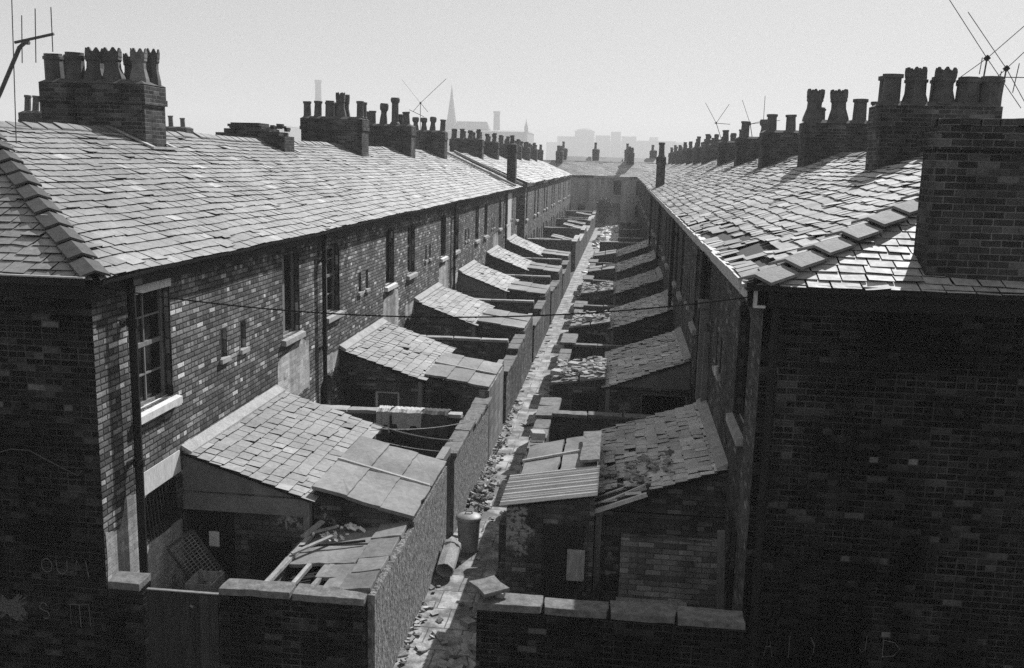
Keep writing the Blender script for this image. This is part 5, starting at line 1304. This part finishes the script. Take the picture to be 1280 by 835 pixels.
# roofs of the next street behind the sunlit terrace and beyond the closing row
def back_house(x0, x1, y0, y1, E, RZ, axis, label, group, pots):
    h = empty('terraced_house', (x0, y0, 0), label, 'house', group)
    mb = MB(); mb.box(x0, x1, y0, y1, 0, E, 0, ('t',))
    if axis == 'x': xm = (x0 + x1) / 2; mb.poly([(x0, y0, E), (x1, y0, E), (xm, y0, RZ)]); mb.poly([(x0, y1, E), (x1, y1, E), (xm, y1, RZ)])
    else: ym = (y0 + y1) / 2; mb.poly([(x0, y0, E), (x0, y1, E), (x0, ym, RZ)]); mb.poly([(x1, y0, E), (x1, y1, E), (x1, ym, RZ)])
    mb.build('wall', M['brick_shade'], h)
    rb = MB()
    if axis == 'x':
        for s in ((x0 - .15, xm), (xm, x1 + .15)):
            za, zb = (E, RZ) if s[1] == xm else (RZ, E); rb.hexa([(s[0], y0, za), (s[1], y0, zb), (s[1], y1, zb), (s[0], y1, za), (s[0], y0, za + .06), (s[1], y0, zb + .06), (s[1], y1, zb + .06), (s[0], y1, za + .06)])
    else:
        for s in ((y0 - .15, ym), (ym, y1 + .15)):
            za, zb = (E, RZ) if s[1] == ym else (RZ, E); rb.hexa([(x0, s[0], za), (x1, s[0], za), (x1, s[1], zb), (x0, s[1], zb), (x0, s[0], za + .06), (x1, s[0], za + .06), (x1, s[1], zb + .06), (x0, s[1], zb + .06)])
    rb.build('roof', M['slate_l'], h)
    Tx = lambda u, d, z: Vector((u, d, z))
    if axis == 'x': chimney(h, Tx, xm - 1.1, xm + 1.1, y0 - .0, y0 + .9, RZ - .6, RZ + 1.05, pots, rg)
    else: chimney(h, Tx, x0, x0 + .9, ym - 1.0, ym + 1.0, RZ - .6, RZ + 1.05, pots, rg)
pp = lambda n: [((i + .5) / n, .4, rg.choice(['round', 'bulb', 'crown', 'round']), rg.uniform(.55, .75), .15, 'pot') for i in range(n)]
pq = lambda n: [(.4, (i + .5) / n, rg.choice(['round', 'bulb', 'tall', 'round']), rg.uniform(.6, .95), .17, 'pot') for i in range(n)]
GB = 'houses of the street behind'
back_house(-28.6, -21.6, 40, 46, 5.4, 7.3, 'x', 'house of the street behind, pots showing beside the near sunlit stack', GB, pp(6))
back_house(-30.2, -23.2, 55, 61, 5.4, 7.2, 'x', 'house of the street behind, small pots just past the near sunlit stack', GB, pp(3))
for i, x in enumerate((-8.6, -4.3, 0, 3.4)):
    back_house(x, x + 4.2, 128 + (i % 2), 136 + (i % 2), 5.6, 7.6, 'y', 'house in the street beyond the closing row, %s by its chimney pots' % ORD[i], 'houses beyond the closing row', pq(3))

# ------------------------------------------------------------------ camera
cd = bpy.data.cameras.new('camera'); co = bpy.data.objects.new('camera', cd); C.objects.link(co); SC.camera = co
cd.sensor_width = 36; cd.lens = 1200 / 1280 * 36; cd.clip_end = 6000; cd.clip_start = .1
f, roll = 1200., R(1.4)
dx, dy = 780 - 640, 205.5 - 417.5
u_ = dx * math.cos(roll) + dy * math.sin(roll); v_ = -dx * math.sin(roll) + dy * math.cos(roll)
pit = math.atan2(-v_, f); yaw = math.atan2(u_, f / math.cos(pit))
F = Vector((-math.sin(yaw) * math.cos(pit), math.cos(yaw) * math.cos(pit), -math.sin(pit)))
Rl = Vector((math.cos(yaw), math.sin(yaw), 0)); Dl = F.cross(Rl)
X = Rl * math.cos(roll) - Dl * math.sin(roll); Y = -(Rl * math.sin(roll) + Dl * math.cos(roll)); Z = -F
co.matrix_world = Matrix(((X.x, Y.x, Z.x, 0), (X.y, Y.y, Z.y, 0), (X.z, Y.z, Z.z, 6.75), (0, 0, 0, 1)))
vs = SC.view_settings; vs.view_transform = 'Standard'; vs.look = 'None'; vs.gamma = 1; vs.use_curve_mapping = False; vs.exposure = EXPO
cy = SC.cycles; cy.max_bounces = 5; cy.diffuse_bounces = 3; cy.glossy_bounces = 2; cy.volume_bounces = 1; cy.transparent_max_bounces = 4; cy.caustics_reflective = False; cy.caustics_refractive = False
cy.use_denoising = False
